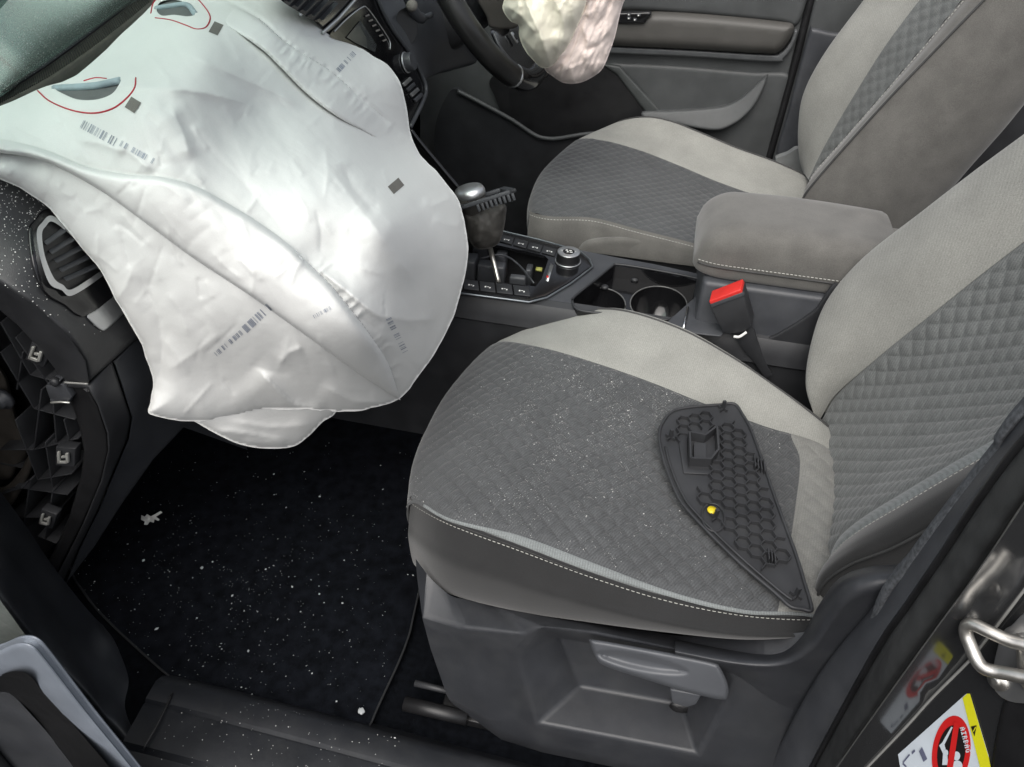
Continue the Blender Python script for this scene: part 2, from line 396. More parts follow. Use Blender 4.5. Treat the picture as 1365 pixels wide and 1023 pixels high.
cush = [rowz(A_, [.300, .328, .335, .332, .327, .32, .31]), rowz(B_, [.303, .332, .34, .337, .331, .324, .314]),
        rowz(C_, [.302, .338, .342, .334, .325, .317, .31]), rowz(D_, [.297, .335, .333, .321, .311, .303, .298]),
        rowz(E_, [.295, .332, .328, .316, .306, .298, .293]), rowz(F_, [.295, .332, .337, .328, .318, .308, .298]),
        rowz(G_, [.29, .334, .36, .36, .35, .332, .312])]
cush = np.array(cush)
def cushion_full(C):
    """add the rolled front (two columns in front) and a tucked rear column"""
    f0 = C[:, :1]; f1 = f0+np.array([-.012, 0, -.035]); f2 = f0+np.array([.012, 0, -.10]); f1[0] += [0, .004, 0]
    r = C[:, -1:]+np.array([.05, 0, -.035])
    return np.concatenate([f2, f1, C, r], 1)
cf = cushion_full(cush)      # u index: 0,1 front roll, 2..8 visible, 9 tucked
def fade_front(P):
    X = arc(P, 1); return np.clip((X-.10)/.10, .08, 1)
qd = lambda P: quilt(P, .0268, .0050, 1.0, fade_front(P), o=('xy',))
# near pale strip / quilt / far bolster / rear strip
panel(cf, 0, 2.35, 0, 1, .004, 'cushion_front_panel', M['cloth_quilt'], seatP, seam=(1, 0, 0, 0))
obj('cushion_near_piping', *tube_geo(surf_pts(cf, np.linspace(1.4, 8.7, 160), [0.0])[0]+np.array([0, -.0005, -.0008]), .0021, 6), M['cloth_side'], seatP)
panel(cf, 2.35, 8.9, 0, 1, .004, 'cushion_trim_strip', M['cloth_strip'], seatP, seam=(1, 1, 0, 0), sd=.0015, sw=.004)
_, qP, qN = panel(cf, 0, 7.45, 1, 5, .0017, 'cushion_quilted_panel', M['cloth_quilt'], seatP, disp=qd, seam=(1, 1, 0, 1))
panel(cf, 7.45, 9, 1, 5, .002, 'cushion_rear_panel', M['cloth_rear'], seatP, disp=lambda P: quilt(P, .034, .0024, 1.0, o=('xy',)), seam=(1, 1, 1, 0))
far = np.concatenate([cf[5:7], cf[6:7]+np.array([0, .012, -.03]), cf[6:7]+np.array([0, .008, -.16])], 0)
_, bP, bN = panel(far, 0, 9, 0, 3, .004, 'cushion_far_bolster', M['cloth_light'], seatP, seam=(1, 0, 0, 0))
pp = surf_pts(cf, np.linspace(.6, 8.6, 160), [6.0])[0]
obj('cushion_far_piping', *tube_geo(pp+[0, .004, -.001], .0026, 6), M['piping'], seatP)
stitches('cushion_far_stitching', surf_pts(cf, np.linspace(1.2, 8.4, 160), [5.9])[0], [0, 0, 1], seatP, w=.0004, mat_=M['piping'])
# dark side panel under the near seam
SBp = [(556, 757), (590, 788), (680, 813), (780, 829), (880, 842), (990, 852), (1085, 846)]
A3 = cush[0]; SB3 = np.array([at(u, v, y=A3[i][1]-(.012 if i else .004)) for i, (u, v) in enumerate(SBp)])
MID = (A3+SB3)/2+np.array([0, -.016, .004])
side = np.stack([A3, A3*.72+SB3*.28+np.array([0, -.012, .002]), MID, SB3, SB3+np.array([0, .03, -.02])])
s_f0 = side[:, :1]+np.array([.004, .05, -.004]); s_f1 = side[:, :1]+np.array([-.006, .012, -.002])
side = np.concatenate([s_f0, s_f1, side, side[:, -1:]+np.array([.05, .02, 0])], 1)
_, sP, sN = panel(side, 0, 9, 0, 4, .004, 'cushion_side_panel', M['cloth_side'], seatP, seam=(1, 0, 0, 0), upward=False)
stitches('cushion_side_stitching', surf_pts(side, np.linspace(1.5, 8.3, 200), [.16])[0], [0, -.8, .6], seatP, off=.0016)

# backrest: reclined surface, bolsters forward
TB = math.radians(24)
def bpl(u, v, off): return on_plane(u, v, [.495-off, 0, .29], [math.cos(TB), 0, -math.sin(TB)])
def brow(px, off): return [bpl(u, v, o) for (u, v), o in zip(px, off)]
R_far = [(1087, 556), (1074, 512), (1082, 455), (1103, 402), (1150, 347), (1230, 284), (1300, 230), (1400, 155)]
R_bol = [(1089, 558), (1090, 520), (1108, 470), (1140, 420), (1195, 368), (1270, 312), (1335, 265), (1430, 195)]
R_sea = [(1093, 562), (1112, 530), (1148, 496), (1190, 460), (1240, 420), (1305, 368), (1370, 318), (1470, 240)]
R_q1 = [(1100, 590), (1125, 560), (1165, 525), (1215, 490), (1275, 455), (1345, 415), (1420, 375), (1530, 310)]
R_q2 = [(1106, 640), (1135, 605), (1180, 575), (1235, 545), (1300, 510), (1375, 475), (1450, 440), (1570, 380)]
R_q3 = [(1106, 690), (1130, 660), (1170, 632), (1225, 602), (1295, 570), (1375, 535), (1455, 500), (1590, 440)]
R_st = [(1103, 745), (1118, 715), (1150, 688), (1200, 657), (1258, 622), (1328, 582), (1410, 535), (1560, 450)]
R_pi = [(1100, 765), (1116, 731), (1150, 702), (1202, 670), (1262, 634), (1334, 593), (1418, 546), (1570, 460)]
rest = np.array([brow(R_far, [.015, .06, .085, .095, .095, .09, .085, .08]), brow(R_bol, [.01, .045, .068, .078, .08, .075, .07, .065]),
                 brow(R_sea, [0, .012, .022, .028, .03, .03, .03, .03]), brow(R_q1, [0, 0, .004, .006, .008, .008, .008, .008]),
                 brow(R_q2, [0, 0, 0, 0, 0, 0, 0, 0]), brow(R_q3, [.01, .012, .012, .012, .012, .01, .01, .01]),
                 brow(R_st, [.03, .05, .06, .065, .065, .06, .055, .05]), brow(R_pi, [.034, .058, .07, .075, .075, .07, .065, .06])])
RDIR = np.array([math.sin(TB), 0, math.cos(TB)])
def grow_up(C, top):
    """carry a backrest surface on up to its top edge and round it over (columns added at the end)"""
    s = C[:, -1]@RDIR; add = np.maximum(top-s, .03)[:, None]*RDIR
    return np.concatenate([C]+[(C[:, -1]+add*f)[:, None] for f in (.4, .8, 1.0)]+[(C[:, -1]+add*1.0+RDIR*.012+np.array([.035, 0, -.01]))[:, None], (C[:, -1]+add+np.array([.09, 0, -.03]))[:, None]], 1)
rest = grow_up(rest, 1.06); NR = rest.shape[1]-1
panel(rest, 0, NR, 2, 6, .0017, 'backrest_quilted_panel', M['cloth_back'], seatP, disp=lambda P: -quilt(P, .0255, .0032, .92, o=('ys',)), seam=(1, 1, 0, 0), sd=-.0015, upward=False)
rfar = np.concatenate([rest[0:1]+np.array([.10, .035, -.02]), rest[0:1]+np.array([.025, .022, -.004]), rest[0:3]], 0)
panel(rfar, 0, NR, 0, 4, .004, 'backrest_far_bolster', M['cloth_light'], seatP, seam=(0, 1, 0, 0), sd=-.0015, upward=False)
obj('backrest_far_piping', *tube_geo(curve(rest[0, :-2]+np.array([.012, .012, 0]), 90), .003, 6), M['piping'], seatP)
panel(rest, 0, NR, 6, 7, .003, 'backrest_trim_strip', M['cloth_strip'], seatP, seam=(1, 1, 0, 0), sd=-.0015, sw=.004, upward=False)
# near side wing of the backrest (dark cloth) with a seam, then the outer side
R_w1 = [(1088, 815), (1098, 780), (1135, 752), (1195, 728), (1262, 690), (1334, 640), (1418, 585), (1570, 495)]
wing = np.array([rest[7], grow_up(np.array([[at(u, v, y=rest[7][i][1]-.045) for i, (u, v) in enumerate(R_w1)]]), 1.05)[0]])
wing = np.stack([wing[0], wing[0]*.6+wing[1]*.4+np.array([-.012, -.012, 0]), wing[1], wing[1]+np.array([.04, .0, -.045]), wing[1]+np.array([.10, .03, -.06])])
gobj('backrest_shell', surf_pts(np.stack([rfar[0], (rfar[0]+wing[4])/2+np.array([.03, 0, -.02]), wing[4]]), np.linspace(0, NR, 50), np.linspace(0, 2, 12)), M['cloth_taupe'], seatP)
panel(wing, 0, NR, 0, 4, .004, 'backrest_side_wing', M['cloth_side'], seatP, seam=(1, 0, 0, 0), sd=-.0015, upward=False)
stitches('backrest_stitching', surf_pts(wing, np.linspace(.5, 6.5, 200), [.2])[0], [-.6, -.7, .4], seatP, off=.002)
obj('backrest_side_seam', *tube_geo(curve(wing[2]+np.array([-.002, -.002, 0]), 80), .0016, 6), M['piping'], seatP)

# ================================================================ passenger airbag
OUT_BAG = [(-60, 165), (0, 142), (50, 120), (95, 104), (125, 82), (150, 60), (190, 18), (225, -15), (280, -45), (340, -40), (380, 0), (430, 28), (480, 64), (512, 82),
           (530, 105), (541, 135), (547, 180), (560, 205), (585, 232), (606, 258), (616, 285), (624, 320), (624, 345), (615, 390), (604, 424), (585, 462),
           (560, 500), (538, 528), (510, 541), (480, 547), (447, 549), (420, 547), (398, 545), (370, 546), (345, 549), (318, 554), (295, 559), (268, 563), (235, 560),
           (200, 553), (200, 535), (203, 512), (200, 490), (190, 465), (176, 436), (160, 410), (148, 388), (134, 360), (114, 335), (90, 305), (60, 275), (30, 254), (0, 240), (-60, 215)]
bag_t = TPS([(-60, 165, 'z', .748), (-60, 215, 'x', -.40), (0, 145, 'z', .748), (60, 120, 'z', .752), (150, 60, 'z', .762), (225, -15, 'z', .77), (300, -45, 'z', .79),
             (0, 235, 'x', -.385), (60, 272, 'x', -.368), (115, 335, 'x', -.35), (150, 395, 'x', -.34), (190, 465, 'x', -.335), (200, 553, 'x', -.34), (290, 579, 'x', -.30),
             (388, 595, 'x', -.245), (447, 548, 'x', -.165), (538, 525, 'x', -.105), (600, 430, 'x', -.075), (624, 335, 'x', -.07), (605, 258, 'x', -.11), (547, 180, 'x', -.185),
             (530, 105, 'x', -.21), (480, 64, 'x', -.25), (380, 0, 'x', -.32), (120, 110, 'z', .775), (245, 20, 'z', .795), (330, 60, 'x', -.285), (350, 150, 'x', -.235), (200, 130, 'z', .782),
             (130, 190, 'x', -.325), (210, 250, 'x', -.26), (300, 300, 'x', -.205), (420, 250, 'x', -.15), (470, 170, 'x', -.19), (520, 300, 'x', -.088), (450, 340, 'x', -.12), (420, 450, 'x', -.13),
             (330, 400, 'x', -.19), (300, 500, 'x', -.265), (220, 400, 'x', -.285), (500, 450, 'x', -.085), (380, 540, 'x', -.22)])
UPC = [(-80, 182), (0, 186), (60, 200), (115, 222), (165, 232), (215, 236), (260, 248), (310, 275), (350, 300), (390, 330), (408, 348), (440, 380), (480, 430), (515, 480), (532, 528)]
LOC = [(-80, 196), (0, 204), (60, 216), (130, 252), (200, 302), (260, 346), (330, 392), (400, 442), (470, 492), (532, 532)]
R2L = [(285, 22), (345, 63), (370, 86), (410, 126), (450, 156), (490, 178), (530, 205)]
R2U = [(275, -15), (345, 25), (385, 60), (440, 95), (480, 130), (512, 157), (548, 188)]
FOLDS = [  # polyline, height, fall-off on its left, on its right (px)
    ([(200, 120), (260, 180), (330, 250), (400, 335)], -.007, 60, 60),
    ([(235, 62), (300, 95), (360, 122), (410, 148)], .006, 26, 9),
    ([(140, 112), (200, 118), (260, 122), (340, 142)], .007, 22, 10),
    ([(425, 205), (470, 265), (520, 330), (560, 385)], .010, 22, 30),
    ([(455, 215), (470, 250), (505, 290)], -.006, 12, 12),
    ([(408, 350), (445, 375), (478, 402), (510, 425), (520, 420)], .008, 12, 6),
    ([(500, 420), (545, 428), (585, 425)], .006, 26, 10),
    ([(338, 486), (365, 515), (395, 540), (440, 548)], .014, 9, 30),
    ([(425, 512), (470, 535), (525, 538)], .008, 10, 16),
    ([(370, 488), (385, 470), (405, 462)], .005, 8, 12),
    ([(215, 500), (260, 470), (300, 440)], .003, 16, 16),
    ([(150, 190), (175, 205), (205, 230)], .004, 8, 8),
    ([(95, 185), (130, 190), (170, 205)], .005, 9, 9),
    ([(225, 135), (245, 180), (255, 215)], .004, 10, 14),
    ([(560, 265), (575, 275), (605, 262)], .004, 8, 10),
    ([(575, 290), (595, 300), (618, 300)], .003, 8, 10),
    ([(200, 553), (215, 480), (210, 420), (180, 360)], -.006, 24, 20)]
_rs = np.random.default_rng(11)
MINI = []
for _ in range(230):
    x0, y0 = _rs.uniform(0, 620), _rs.uniform(-20, 600); a = _rs.choice([.75, 2.2, 1.3])+_rs.normal(0, .3); l = _rs.uniform(18, 80); b = _rs.normal(0, .18)
    MINI.append(([(x0, y0), (x0+l*.5*math.cos(a), y0+l*.5*math.sin(a)), (x0+l*.5*(math.cos(a)+math.cos(a+b)), y0+l*.5*(math.sin(a)+math.sin(a+b)))], _rs.uniform(.0005, .0018)*_rs.choice([1, 1, -1]), _rs.uniform(3, 8), _rs.uniform(2, 5)))
def fold_field(Q, folds, sharp=False):
    h = np.zeros(len(Q))
    for pl, amp, wl_, wr_ in folds:
        P = curve(pl, 3*len(pl)) if len(pl) > 3 else np.array(pl, float)
        lo, hi = P.min(0)-4*max(wl_, wr_), P.max(0)+4*max(wl_, wr_)
        k = ((Q > lo) & (Q < hi)).all(1)
        if not k.any(): continue
        d, sg, par = segdist(Q[k], P, closed=False)
        w = np.where(sg < 0, wl_, wr_); e = d/w
        tp = np.clip(np.minimum(par/.25, (1-par)/.2), 0, 1); tp = tp*tp*(3-2*tp)
        h[k] += amp*tp*(np.exp(-e) if sharp else np.exp(-np.sqrt(e*e+.04)*1.2))
    return h
def sstep(x): x = np.clip(x, 0, 1); return x*x*(3-2*x)
def bands(Q):
    dU, sU, pU = segdist(Q, curve(UPC, 60), closed=False); dL, sL, pL = segdist(Q, curve(LOC, 50), closed=False)
    u = dU*sU
    h = .010*np.where(sU > 0, 1, 0)*sstep((u+2)/10)         # lower cloth sits forward of the upper cloth
    d1, s1, p1 = segdist(Q, curve(R2L, 40), closed=False); d2, s2, p2 = segdist(Q, curve(R2U, 40), closed=False)
    h -= .0045*np.exp(-(d2/3.2)**2)*np.clip(np.minimum(p2, 1-p2)*10, 0, 1)
    return h
def gather(Q):
    """irregular pleats pinched along the two sewn seams"""
    h = np.zeros(len(Q))
    for pl, freq, w, amp, side, sd in ((R2U[1:], 30, 17, .0042, 1, 5), ([(412, 352), (445, 385), (483, 432), (515, 480), (531, 522)], 24, 18, .0036, -1, 9)):
        d, sg, par = segdist(Q, curve(pl, 40), closed=False)
        n = pnoise(par*freq+.25*pnoise(d/9, par*20, sd+2)*2, d/40, sd); r = 1-np.abs(2*n-1)
        h += amp*(r**2-.3)*np.where(sg*side > 0, np.exp(-(d/w)**2), np.exp(-(d/5)**2)*.5)*np.clip(np.minimum(par, 1-par)*9, 0, 1)
    return h
def bag_disp(Q):
    n = .006*(pnoise(Q[:, 0]/110, Q[:, 1]/90, 3)-.5)
    a = Q[:, 0]*.6+Q[:, 1]*.8; b = -Q[:, 0]*.8+Q[:, 1]*.6
    n += .0028*(pnoise(a/46, b/16, 4)-.5)+.0012*np.abs(pnoise(a/20, b/14, 6)-.5)
    return -(bands(Q)+1.5*fold_field(Q, FOLDS, True)+1.2*fold_field(Q, MINI, True)+1.3*gather(Q)+n)
def bag_depth(Q):
    ed = segdist(Q, OUT_BAG)[0]
    return bag_t(Q[:, 0], Q[:, 1])+bag_disp(Q)+.022*(1-np.sqrt(np.clip(1-(1-np.clip(ed/34, 0, 1))**2, 0, 1)))
M['nylon'] = mat('white airbag nylon', (.78, .785, .77), .9, spec=.12, var=.03, vscale=6, bump=.25, bscale=90, bdist=.0012, fine=.02)
M['nylon_in'] = mat('shaded airbag inside', (.13, .135, .135), .7, var=.1); M['nylon_in_strip'] = mat('blue grey inside strip', (.36, .44, .48), .7)  # dim inside of the white bag is put into these two colours
bagP = thing('passenger_airbag', 'large deflated white airbag draped over the dashboard towards the passenger seat', 'airbag', tuple(at(390, 597, x=-.245)), 'deployed airbags')
def ell(cx, cy, a, b, ang, n=40):
    th = np.linspace(0, 2*math.pi, n, endpoint=False); c, s = math.cos(ang), math.sin(ang)
    x, y = a*np.cos(th), b*np.sin(th); return np.stack([cx+x*c-y*s, cy+x*s+y*c], 1)
OB = smooth_outline(OUT_BAG, 4)
_k = np.arange(len(OB)); OB = OB+np.stack([2.6*(pnoise(_k/7., _k*0., 91)-.5)+.7*(pnoise(_k/2.5, _k*0., 92)-.5), 2.6*(pnoise(_k/7., _k*0., 93)-.5)+.7*(pnoise(_k/2.5, _k*0., 94)-.5)], 1)
vh = [smooth_outline([(73, 118), (84, 114), (115, 112), (145, 108), (160, 106), (158, 114), (148, 126), (128, 133), (105, 133), (88, 127)], 3), smooth_outline([(209, 14), (213, 4), (226, 0), (242, 2), (254, 10), (260, 19), (250, 22), (232, 20), (216, 21)], 3)]
def puff_(ed, R, T): return T*np.sqrt(np.clip(1-(1-np.clip(ed/R, 0, 1))**2, 0, 1))
def bag_back(ed): return np.where(ed <= .01, 0, .05*np.sqrt(np.clip(1-(1-np.clip(ed/70, 0, 1))**2, 0, 1)))
sheet('bag_cloth', OB, bag_t, 0, M['nylon'], bagP, step=2.7, holes=vh, disp=lambda Q, ed: bag_disp(Q)+.022*(1-np.sqrt(np.clip(1-(1-np.clip(ed/34, 0, 1))**2, 0, 1))), back=bag_back, auto=None)
# folds lying over the main cloth: real second layers with an open edge
FOLD_O = np.concatenate([curve(UPC, 90), curve([(534, 534)]+LOC[-2::-1], 70)]); SEAM_O = np.concatenate([curve(R2L, 50), curve([(552, 195)]+R2U[::-1], 50)])
def roll(d, w): e = np.clip(d/w, 0, 1); return np.sqrt(np.clip(1-(1-e)**2, 0, 1))
def fold_h(Q):
    dU = segdist(Q, curve(UPC, 60), closed=False)[0]; dL = segdist(Q, curve(LOC, 50), closed=False)[0]; f = dU/np.maximum(dU+dL, 1e-6); wid = np.clip((dU+dL)/30, 0, 1)
    return .005+.009*roll(dL, 7)+.011*roll(dU, 12)*roll(dL, 80)*wid+.004*np.sin(math.pi*f)*wid
def seam_h(Q):
    d1, _, p1 = segdist(Q, curve(R2L, 40), closed=False); d2 = segdist(Q, curve(R2U, 40), closed=False)[0]
    tp = sstep(np.minimum(p1/.22, (1-p1)/.4)); return tp*(.007+.012*roll(d1, 10))*roll(d2, 16)-.003*(1-tp)-.002*(1-roll(d2, 5))
def layer_depth(Q, hf): return bag_depth(Q)-hf(Q)
def layer(name, outline, hf, st=2.7):
    sheet(name, outline, lambda u, v: layer_depth(np.stack([u, v], 1), hf), .0025, M['nylon'], bagP, step=st, auto=None)
layer('tongue_fold', FOLD_O, fold_h); layer('seam_fold', SEAM_O, seam_h)
FLAP = smooth_outline([(225, 540), (300, 530), (400, 525), (455, 530), (446, 552), (430, 563), (411, 582), (389, 596), (350, 598), (318, 592), (291, 580), (266, 566)], 4)
sheet('lower_flap', FLAP, lambda u, v: bag_t(u, v)+.022, 0, M['nylon'], bagP, step=3, disp=lambda Q, ed: -puff_(ed, 26, .022)-1.4*fold_field(Q, [([(275, 572), (330, 578), (392, 590)], .006, 6, 10), ([(300, 560), (360, 570), (420, 566)], .005, 8, 12), ([(320, 588), (360, 590), (385, 594)], .004, 4, 5)], True)-fold_field(Q, MINI, True), back=lambda ed: np.where(ed < .01, 0, puff_(ed, 26, .03)), auto=None)
def bag_at(px, off=.001):
    Q = np.atleast_2d(np.asarray(px, float)); t = bag_depth(Q)
    for o_, hf in ((FOLD_O, fold_h), (SEAM_O, seam_h)):
        k = inpoly(Q, o_); t = np.where(k, layer_depth(Q, hf), t)
    return PT(Q[:, 0], Q[:, 1], t-off)
for h_, c_ in zip(vh, ((117, 119), (235, 12))):
    big = np.array(c_)+(h_-np.array(c_))*1.12
    sheet('vent_inside_shade', big, lambda u, w: bag_depth(np.stack([u, w], 1))+.016+.004*np.sin(w*.35), .002, M['nylon_in'], bagP, step=5)
    top = np.array([h_[np.argmin(h_[:, 0])], (c_[0]-8, c_[1]-3), (c_[0]+14, c_[1]-5), h_[np.argmax(h_[:, 0])]]); P = bag_at(curve(top, 16), -.006)
    obj('vent_inside_strip', *tube_geo(P, .0035, 8), M['nylon_in_strip'], bagP)  # bluish strip of the dim inside, drawn as a tube
for pl in ([(50, 121), (66, 135), (95, 147), (125, 151), (150, 145), (168, 132), (179, 118), (181, 104)], [(112, 108), (128, 104), (142, 105)],
           [(201, 18), (204, 5), (212, -6)], [(207, 24), (228, 27), (248, 34), (262, 39), (275, 36), (280, 22), (270, 6), (258, -6)]):
    obj('red_stitching', *tube_geo(bag_at(curve(pl, 40), .0008), .0008, 5), M['red_thread'], bagP)
for (x, y), (ax, ay), (bx, by) in (((177, 140), (13, 8), (9, -14)), ((288, 38), (12, 5), (8, -14)), ((528, 248), (8, 10), (14, -12))):
    q = [(x-ax/2-bx/2+(ax*i+bx*j)/5, y-ay/2-by/2+(ay*i+by*j)/5) for j in range(6) for i in range(6)]
    obj('sewn_label', bag_at(q, .0012), gfaces(6, 6), M['label_grey'], bagP)
def barcode(p0, p1, hgt, n, dens, seed):
    r = random.Random(seed); m = MB(); p0 = np.array(p0, float); p1 = np.array(p1, float); d = (p1-p0)/n; nn = np.array([-d[1], d[0]]); nn = nn/np.linalg.norm(nn)*hgt
    for i in range(n):
        if r.random() < dens:
            w = r.choice([.3, .5, .7]); a = p0+d*i; q = [a, a+d*w, a+d*w+nn*.5, a+nn*.5, a+d*w+nn, a+nn]
            m.add(bag_at(q, .0009), [(0, 1, 2, 3), (3, 2, 4, 5)])
    m.build('printed_barcode', M['print_grey'], bagP, recalc=False)
barcode((112, 160), (160, 186), 12, 34, .75, 1); barcode((160, 186), (207, 212), 8, 34, .6, 2)
barcode((322, 436), (356, 404), 11, 24, .7, 3); barcode((285, 470), (320, 440), 7, 26, .6, 4); barcode((410, 424), (440, 408), 5, 26, .5, 5); barcode((520, 420), (545, 470), 8, 34, .55, 6)
barcode((448, 92), (470, 68), 7, 20, .5, 8)

M['bag_thread'] = mat('airbag seam thread', (.42, .43, .44), .8)
for pl_ in (R2U[1:], [(412, 352), (445, 385), (483, 432), (515, 480), (531, 522)], [(395, 335), (405, 348), (418, 353)]):
    stitches('seam_stitching', bag_at(curve(pl_, 160), .0004), -CD_, bagP, length=.004, gap=.0025, w=.0005, off=.0006, mat_=M['bag_thread'])

# ---------------------------------------------------------------- passenger seat: plastic side trim, lever, recliner cover, rails
def polymesh(name, verts, faces, mat_, parent, bevel=.004, bseg=3, **k):
    keys = list(verts); idx = {q: i for i, q in enumerate(keys)}
    V = [at(c[0], c[1], y=c[2]) if len(c) == 3 else at(c[0], c[1], **{c[2]: c[3]}) for c in verts.values()]
    return obj(name, V, [[idx[q] for q in f.split()] for f in faces], mat_, parent, bevel=bevel, bseg=bseg, auto=50, **k)
M['trim_plastic'] = mat('seat trim plastic', (.032, .034, .039), .40, var=.12, vscale=20, bump=.5, bscale=1300, bdist=.0004, dust=.05)
V3 = dict(a0=(554, 745, -.575), a1=(574, 772, -.59), a2=(600, 795, -.598), a3=(662, 811, -.60), a4=(776, 827, -.605), a5=(904, 848, -.61), a6=(1013, 850, -.615), a7=(1110, 838, -.62),
          b0=(556, 770, -.60), b1=(566, 822, -.628), b2=(618, 838, -.642), b3=(700, 846, -.648), rl0=(720, 836, -.648), b5=(794, 842, -.648), rr0=(956, 878, -.65), b7=(1013, 886, -.65), b8=(1110, 890, -.65),
          c0=(574, 865, -.622), c2=(618, 868, -.634), rl1=(690, 872, -.642), rr1=(984, 905, -.65),
          d0=(597, 931, -.645), d1=(652, 962, -.66), rl2=(716, 965, -.668), rr2=(930, 1006, -.668), d4=(1022, 1022, -.67), d5=(1130, 1050, -.67),
          k0=(745, 850, -.598), k1=(940, 884, -.60), k2=(774, 914, -.604), k3=(908, 938, -.606),
          e0=(606, 941, -.640), e1=(668, 986, -.655), e2=(722, 1003, -.660), e3=(930, 1046, -.66), e4=(1022, 1062, -.66), e5=(1130, 1090, -.66))
F3 = ['a0 a1 b1 b0', 'a1 a2 b2 b1', 'a2 a3 b3 b2', 'a3 rl0 b3', 'a3 a4 b5 rl0', 'a4 a5 rr0 b5', 'a5 a6 b7 rr0', 'a6 a7 b8 b7',
      'b1 b2 c2 c0', 'b2 b3 rl1 c2', 'b3 rl0 rl1', 'c0 c2 d1 d0', 'c2 rl1 rl2 d1', 'rl0 k0 k2 rl2 rl1', 'rl0 b5 rr0 k1 k0', 'k0 k1 k3 k2', 'k2 k3 rr2 rl2', 'rr0 rr1 rr2 k3 k1',
      'rr0 b7 rr1', 'b7 b8 d5 d4 rr1', 'rr1 d4 rr2', 'd0 d1 e1 e0', 'd1 rl2 e2 e1', 'rl2 rr2 e3 e2', 'rr2 d4 e4 e3', 'd4 d5 e5 e4']
polymesh('side_trim', V3, F3, M['trim_plastic'], seatP, bevel=.006, bseg=4)
# flat black disc painted as the shade in the lever shaft's hole
obj('lever_hole_shade', *lathe_geo(at(906, 943, y=-.6185), [0, -1, .5], [(.001, 0), (.013, .0), (.013, .0012), (.001, .0012)], 20, ell=.55), M['plastic_deep'], seatP)
lev_out = smooth_outline([(786, 856), (792, 853), (840, 861), (900, 872), (950, 883), (960, 890), (970, 912), (970, 928), (962, 933), (920, 924), (860, 906), (806, 888), (794, 876)], 5)
scoop = ell(856, 884, 66, 13, .20)
def lev_disp(Q, ed):
    d = segdist(Q, scoop)[0]; ins = inpoly(Q, scoop); x = (Q[:, 0]-786)/184
    return np.where(ins, .009*(3*np.clip(d/11, 0, 1)**2-2*np.clip(d/11, 0, 1)**3)*(1.1-.5*x), 0)+.006*(1-np.clip(ed/6, 0, 1))**2
M['lever'] = mat('grey lever plastic', (.085, .09, .10), .42, var=.08, vscale=20, bump=.3, bscale=1300, bdist=.0003)
lever = sheet('height_lever', lev_out, TPS([(786, 865, 'y', -.662), (880, 885, 'y', -.668), (970, 900, 'y', -.668), (970, 930, 'y', -.674), (820, 890, 'y', -.668), (900, 872, 'y', -.662)]), .022, M['lever'], seatP, step=2, disp=lev_disp, auto=60)
obj('lever_shaft', *prism_geo([at(u, v, y=-.65) for u, v in ((893, 920), (935, 928), (928, 940), (915, 944), (896, 938))], [0, .045, 0]), M['lever'], lever, bevel=.002)
# recliner cover sweeping up to the backrest
rc = [[at(u, v, y=y) for u, v in row] for row, y in (
    ([(900, 851), (985, 864), (1041, 866), (1072, 842), (1092, 806), (1118, 772), (1157, 756), (1215, 752)], -.612),
    ([(900, 858), (985, 872), (1041, 873), (1075, 848), (1096, 811), (1121, 778), (1157, 763), (1215, 760)], -.645),
    ([(900, 868), (985, 884), (1041, 885), (1079, 865), (1104, 831), (1129, 798), (1165, 782), (1215, 779)], -.662),
    ([(900, 872), (988, 892), (1050, 902), (1088, 885), (1114, 852), (1140, 820), (1172, 806), (1220, 802)], -.660),
    ([(900, 878), (990, 905), (1080, 985), (1125, 965), (1150, 930), (1175, 900), (1205, 880), (1240, 870)], -.652))]
gobj('recliner_cover', surf_pts(np.array(rc), np.linspace(0, 7, 80), np.linspace(0, 4, 34)), M['trim_plastic'], seatP)
def rod(name, a, b, r, m, par): return obj(name, *tube_geo([a, (a+b)/2, b], r, 12), m, par)
rod('seat_rail', at(539, 938, z=.022), at(539, 938, z=.022)+np.array([.09, .0, .0]), .010, M['plastic_deep'], seatP)
rod('rail_release_bar', at(553, 911, z=.03), at(553, 911, z=.03)+np.array([.06, 0, 0]), .0045, M['plastic'], seatP)
obj('rail_foot', *box_geo(at(539, 938, z=.022)+np.array([.05, -.0, -.022]), [.3, 0, 0], [0, .05, 0], [0, 0, .016]), M['plastic_deep'], seatP, bevel=.002)
obj('seat_frame', *box_geo([.06, -.57, .02], [.40, 0, 0], [0, .42, 0], [0, 0, .20]), M['plastic_deep'], seatP, bevel=.01)

# ================================================================ floor, mat, sill, pillars (setting)
toe = [(-1.0, .36), (-.86, .20), (-.76, .08), (-.70, .025), (-.62, -.002), (-.3, -.006), (1.2, -.006)]
tc_ = curve([(x, 0, z) for x, z in toe], 60)
def floor_geo(y0, y1): return np.stack([tc_+np.array([0, y, 0]) for y in np.linspace(y0, y1, 12)])
gobj('cabin_floor', floor_geo(-.78, .76), M['carpet'], None, kind='structure')
obj('firewall', *box_geo([-1.06, -.8, -.02], [.06, 0, 0], [0, 1.6, 0], [0, 0, .62]), M['plastic_deep'], None, kind='structure')
M['mat'] = mat('black floor mat', (.0062, .0072, .0098), .95, spec=.05, var=.45, vscale=60, bump=.9, bscale=1200, bdist=.002)
mat_out = smooth_outline([(70, 640), (92, 752), (112, 790), (140, 824), (200, 880), (240, 912), (262, 920), (340, 942), (420, 958), (478, 972), (492, 968), (505, 940), (540, 862), (556, 800), (600, 600), (590, 500), (250, 480)], 10)
sheet('floor_mat', mat_out, AX('z', .006), .008, M['mat'], None, step=14, vec=(0, 0, -1), label='black carpet floor mat strewn with white glass crumbs in the passenger footwell', cat='floor mat')
